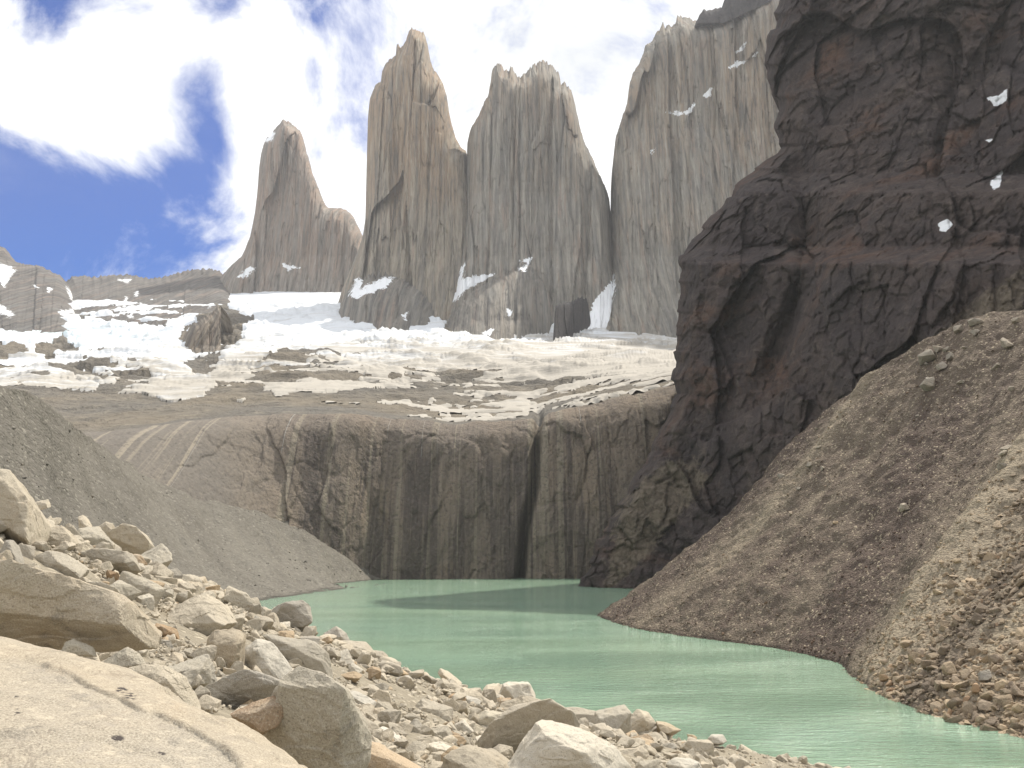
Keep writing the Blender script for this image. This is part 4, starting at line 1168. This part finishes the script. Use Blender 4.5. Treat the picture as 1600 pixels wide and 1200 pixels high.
wx, wy = project(W)
nz = np.clip((W[:, 1].max() - W[:, 1]) / 0.5, 0, 1)
st_y = np.interp(wx, [a[0] for a in step], [a[1] for a in step]) + 6 * fbm(np.stack([wx / 60, wx * 0, wx * 0], -1), 4, 905)
below = sstep(0, 7, wy - st_y) * (0.5 + 0.5 * sstep(-60, 60, wx))
W = W + np.array([0.004, 0.022, -0.016]) * (below * nz)[:, None]
cr_y = np.interp(wx, [240, 270, 330, 400, 440], [1068, 1085, 1115, 1155, 1190]) + 4 * fbm(np.stack([wx / 25, wx * 0, wx * 0], -1), 3, 906)
W = W - np.array([0, -0.008, 0.016]) * (np.exp(-((wy - cr_y) / 3.0) ** 2) * (wx > 255) * nz)[:, None]
pit = 0
for ax, ay, ar in ((24, 1106, 6), (22, 1083, 3), (16, 1112, 4), (178, 1149, 9), (170, 1152, 6), (247, 1172, 5), (190, 1078, 7), (205, 1088, 8)):
    pit = np.maximum(pit, np.exp(-((wx - ax) ** 2 / (ar * 1.3) ** 2 + (wy - ay) ** 2 / (ar * 0.7) ** 2)))
loc = np.array([W[:, 0].mean(), W[:, 1].mean(), W[:, 2].min()])
M['near'] = granite_mat('near_speckled_granite', c_tan=(0.45, 0.385, 0.285), c_grey=(0.41, 0.37, 0.30), c_rust=(0.52, 0.37, 0.22), sz=0.8, rust=0.45, pits=True)
o = put('boulder', mesh_from('boulder', W - loc, Fc, M['near'], True, {'pit': pit, 'below': below * nz}), tuple(loc))
tag(o, 'huge flat speckled slab filling the bottom left corner', 'boulder', 'boulders on the near slope')


def hull_variant(r, npt, flat=0.7):
    p = r.normal(size=(npt, 3))
    p /= np.linalg.norm(p, axis=1, keepdims=True)
    p = np.sign(p) * np.abs(p) ** 0.55
    p *= r.uniform(0.72, 1.0, (npt, 1)) * np.array([1.0, r.uniform(0.6, 0.95), flat * r.uniform(0.6, 1.1)])
    bm = bmesh.new()
    for q_ in p:
        bm.verts.new(q_)
    res = bmesh.ops.convex_hull(bm, input=bm.verts)
    loose = [v for v in bm.verts if not v.link_faces]
    bmesh.ops.delete(bm, geom=loose, context='VERTS')
    bmesh.ops.triangulate(bm, faces=bm.faces[:])
    bmesh.ops.recalc_face_normals(bm, faces=bm.faces[:])
    bm.verts.index_update()
    V = np.array([v.co[:] for v in bm.verts]); Fc = np.array([[v.index for v in f.verts] for f in bm.faces])
    bm.free()
    return V, Fc


VAR = [hull_variant(np.random.default_rng(500 + i), 15 + i % 11) for i in range(24)]


def rot_mats(r, nn, tilt=0.5):
    a = r.uniform(0, 2 * np.pi, nn); b = r.normal(0, tilt, nn); c = r.normal(0, tilt, nn)
    ca, sa, cb, sb, cc, s_c = np.cos(a), np.sin(a), np.cos(b), np.sin(b), np.cos(c), np.sin(c)
    z = np.zeros(nn); o1 = np.ones(nn)
    Rz = np.stack([ca, -sa, z, sa, ca, z, z, z, o1], -1).reshape(-1, 3, 3)
    Rx = np.stack([o1, z, z, z, cb, -sb, z, sb, cb], -1).reshape(-1, 3, 3)
    Ry = np.stack([cc, z, s_c, z, o1, z, -s_c, z, cc], -1).reshape(-1, 3, 3)
    return Ry @ Rx @ Rz


def fine_variant(i):
    rr = np.random.default_rng(620 + i)
    p = rr.normal(size=(15, 3)); p /= np.linalg.norm(p, axis=1, keepdims=True)
    p = np.sign(p) * np.abs(p) ** 0.7 * rr.uniform(0.75, 1.0, (15, 1)) * np.array([1.0, rr.uniform(0.6, 0.9), rr.uniform(0.4, 0.75)])
    return rock_mesh(p, 4, 2000 + 11 * i, 160, 0.5, 3)


FINE = [fine_variant(i) for i in range(16)]


def scatter(name, pos, size, r, mat, label, cat, sink=0.25, tint=None, big=9.0):
    nn = len(pos)
    Rm = rot_mats(r, nn)
    vi = np.where(size > big, r.integers(len(VAR), len(VAR) + len(FINE), nn), r.integers(0, len(VAR), nn))
    Vs, Fs, Rs, Ts = [], [], [], []
    tint = np.full(nn, 0.5) if tint is None else tint
    off = 0
    for k, (bv, bf) in enumerate(VAR + FINE):
        idx = np.where(vi == k)[0]
        if not len(idx): continue
        V = np.einsum('nij,vj->nvi', Rm[idx], bv) * size[idx, None, None] + pos[idx][:, None]
        V[..., 2] += (size[idx] * sink)[:, None]
        Vs.append(V.reshape(-1, 3))
        Fs.append((bf[None] + (np.arange(len(idx)) * len(bv))[:, None, None] + off).reshape(-1, 3))
        Rs.append(np.repeat(r.random(len(idx)), len(bv)))
        Ts.append(np.repeat(tint[idx], len(bv)))
        off += len(idx) * len(bv)
    me = mesh_from(name, np.concatenate(Vs), np.concatenate(Fs), mat, False, {'rnd': np.concatenate(Rs), 'tint': np.concatenate(Ts)})
    return tag(put(name, me), label, cat, kind='stuff')


# rubble between the boulders of the near slope
r = np.random.default_rng(11)
def near_points(NN, far):
    d = np.exp(r.uniform(math.log(5.0), math.log(far), NN))
    x = (r.uniform(-120, 1420, NN) - 800) / F * d
    z = gz(x, d)
    ok = (z > -0.6) & (fbm(np.stack([x / 5, d / 5, x * 0], -1), 3, 15) + r.uniform(-0.5, 0.6, NN) > -0.1)
    return np.stack([x, d, z], -1)[ok]


pb = near_points(20000, 84)
sb = np.clip(0.045 * (1 - r.random(len(pb))) ** -0.62, 0.045, 0.27) * np.clip(pb[:, 1] / 20, 0.55, 1.9)
pg = near_points(26000, 60)
sg = r.uniform(0.015, 0.045, len(pg)) * np.clip(pg[:, 1] / 12, 0.7, 2.6)
scatter('rubble', np.concatenate([pb, pg]), np.concatenate([sb, sg]), r, M['rubble'], 'loose pale rubble filling the gaps between the boulders', 'rubble', big=0.13)

# single stones of the near slope
PROTO = []
for i in range(18):
    rr = np.random.default_rng(700 + i)
    p = rr.normal(size=(13, 3)); p /= np.linalg.norm(p, axis=1, keepdims=True)
    p = np.sign(p) * np.abs(p) ** 0.75 * rr.uniform(0.75, 1.05, (13, 1)) * np.array([1.0, rr.uniform(0.6, 0.95), rr.uniform(0.45, 0.8)])
    W, Fc = rock_mesh(p, 5, 1000 + 13 * i, 150, 0.55, 4)
    W[:, 2] -= W[:, 2].min()
    PROTO.append((W, Fc))
KINDS = [('granite', 'small tan angular stone lying among the near slope rubble', 'small tan stones on the near slope', 0.55),
         ('granite_grey', 'small grey angular stone lying among the near slope rubble', 'small grey stones on the near slope', 0.25),
         ('granite_white', 'small whitish angular stone lying among the near slope rubble', 'small whitish stones on the near slope', 0.14),
         ('granite_rust', 'small rusty orange stone lying among the near slope rubble', 'small rusty stones on the near slope', 0.06)]
r = np.random.default_rng(23)
firsts = {}


def stone(kind, pos, s, rot, name='stone', cat='stone'):
    mt, lab, grp = kind[:3]
    vi = int(r.integers(0, len(PROTO)))
    key = (mt, vi, name)
    if key not in firsts:
        W, Fc = PROTO[vi]
        firsts[key] = tag(put(name, mesh_from(name, W, Fc, M[mt], False)), lab, cat, grp)
        o = firsts[key]
    else:
        o = firsts[key].copy()
        COL.objects.link(o)
    o.location = pos
    o.scale = (s, s, s)
    o.rotation_euler = rot
    return o


nst = 0
placed = []
while nst < 205:
    px = r.uniform(-40, 1330)
    d = math.exp(r.uniform(math.log(9), math.log(78)))
    x = (px - 800) / F * d
    z = float(gz(np.array([x]), np.array([d]))[0])
    if z < -0.3: continue
    s = min(0.7, 0.20 * (1 - r.random()) ** -0.5) * min(2.2, max(0.6, d / 24))
    if any((x - a) ** 2 + (d - b) ** 2 < (0.8 * (s + c)) ** 2 for a, b, c in placed): continue
    placed.append((x, d, s))
    k = KINDS[int(r.choice(4, p=[q_[3] for q_ in KINDS]))]
    stone(k, (x, d, z - 0.25 * s), s, (r.normal(0, 0.25), r.normal(0, 0.25), r.uniform(0, 6.28)))
    nst += 1

# gravel and stones of the moraine
r = np.random.default_rng(31)
NN = 26000
iv = (r.random(NN) ** 1.25 * (SR.shape[0] - 26) + 22).astype(int)
iu = (r.random(NN) * (SR.shape[1] - 1)).astype(int)
uu = iu / SR.shape[1]; vv = iv / SR.shape[0]
coarse = sstep(0.53, 0.62, uu - 0.05 * vv)
dens = 0.30 + 0.70 * coarse + 0.45 * (fbm(np.stack([uu * 16, vv * 1.5, uu * 0], -1), 3, 5) > 0.05) + 0.5 * sstep(0.25, 0.1, vv)
ok = r.random(NN) < dens
iu, iv, coarse, vv = iu[ok], iv[ok], coarse[ok], vv[ok]
pos = SR[iv, iu] + r.normal(0, 0.15, (len(iu), 3)) * np.array([1, 1, 0])
s_ = np.clip(0.16 * (1 - r.random(len(iu))) ** -0.42, 0.16, 0.8) * (0.42 + 0.95 * coarse)
scatter('gravel', pos, s_, r, M['gravel_brown'], 'coarse brown gravel strewn over the right moraine', 'gravel', 0.15, tintR(iu / SR.shape[1], iv / SR.shape[0]), 0.42)
kindR = ('moraine_stone', 'pale stone lying on the brown right-hand moraine slope', 'pale stones on the right moraine')
CL = [(1008, 1140), (0.62, 0.9)]
for i in range(85):
    if i < 40:
        u, v = r.uniform(0.30, 0.95), 1 - abs(r.normal(0, 0.12)) - 0.03
    elif i < 62:
        u, v = r.uniform(0.05, 0.7), r.uniform(0.06, 0.9)
    else:
        u, v = r.uniform(0.62, 0.97), r.uniform(0.03, 0.75)
    if not 0.05 < v < 0.98: continue
    p = SR[int((v + 0.06) / 1.06 * (SR.shape[0] - 1)), int(u * (SR.shape[1] - 1))]
    s = float(np.clip((1.0 if i < 40 else 0.6) * (1 - r.random()) ** -0.4, 0.6, 2.3))
    stone(kindR, (p[0], p[1], p[2] - 0.15 * s), s, (r.normal(0, 0.25), r.normal(0, 0.25) + 0.3, r.uniform(0, 6.28)))

# small stones of the left scree
r = np.random.default_rng(41)
NN = 2200
iv = (r.random(NN) * (SL.shape[0] - 20) + 16).astype(int)
iu = (r.random(NN) * (SL.shape[1] - 1)).astype(int)
M['gravel_grey'] = granite_mat('scree_stone', attr=True, c_tan=(0.19, 0.172, 0.145), c_grey=(0.15, 0.138, 0.12), c_rust=(0.22, 0.18, 0.13), sz=2.0)
scatter('scree_gravel', SL[iv, iu], np.clip(0.14 * (1 - r.random(NN)) ** -0.4, 0.16, 0.9), r, M['gravel_grey'], 'fine grey stones of the left scree fan', 'gravel', 0.1)

# ------------------------------------------------------------------ haze
hz = bpy.data.materials.new('valley_haze')
hz.use_nodes = True
n = NT(hz.node_tree)
pv = n.new('ShaderNodeVolumePrincipled', {'Color': (0.93, 0.95, 1.0, 1), 'Density': HAZE_DENSITY, 'Anisotropy': 0.3})
n.new('ShaderNodeOutputMaterial', {'Volume': pv.outputs[0]})
x0, x1, y0, y1, z0, z1 = -4100, 4100, -1600, 2850, -10, 1160
hv = [(x, y, z) for x in (x0, x1) for y in (y0, y1) for z in (z0, z1)]
me = mesh_from('haze', hv, [(0, 1, 3, 2), (4, 6, 7, 5), (0, 4, 5, 1), (2, 3, 7, 6), (0, 2, 6, 4), (1, 5, 7, 3)], hz, False)
tag(put('haze', me), 'thin pale haze filling the valley', 'haze', kind='stuff')
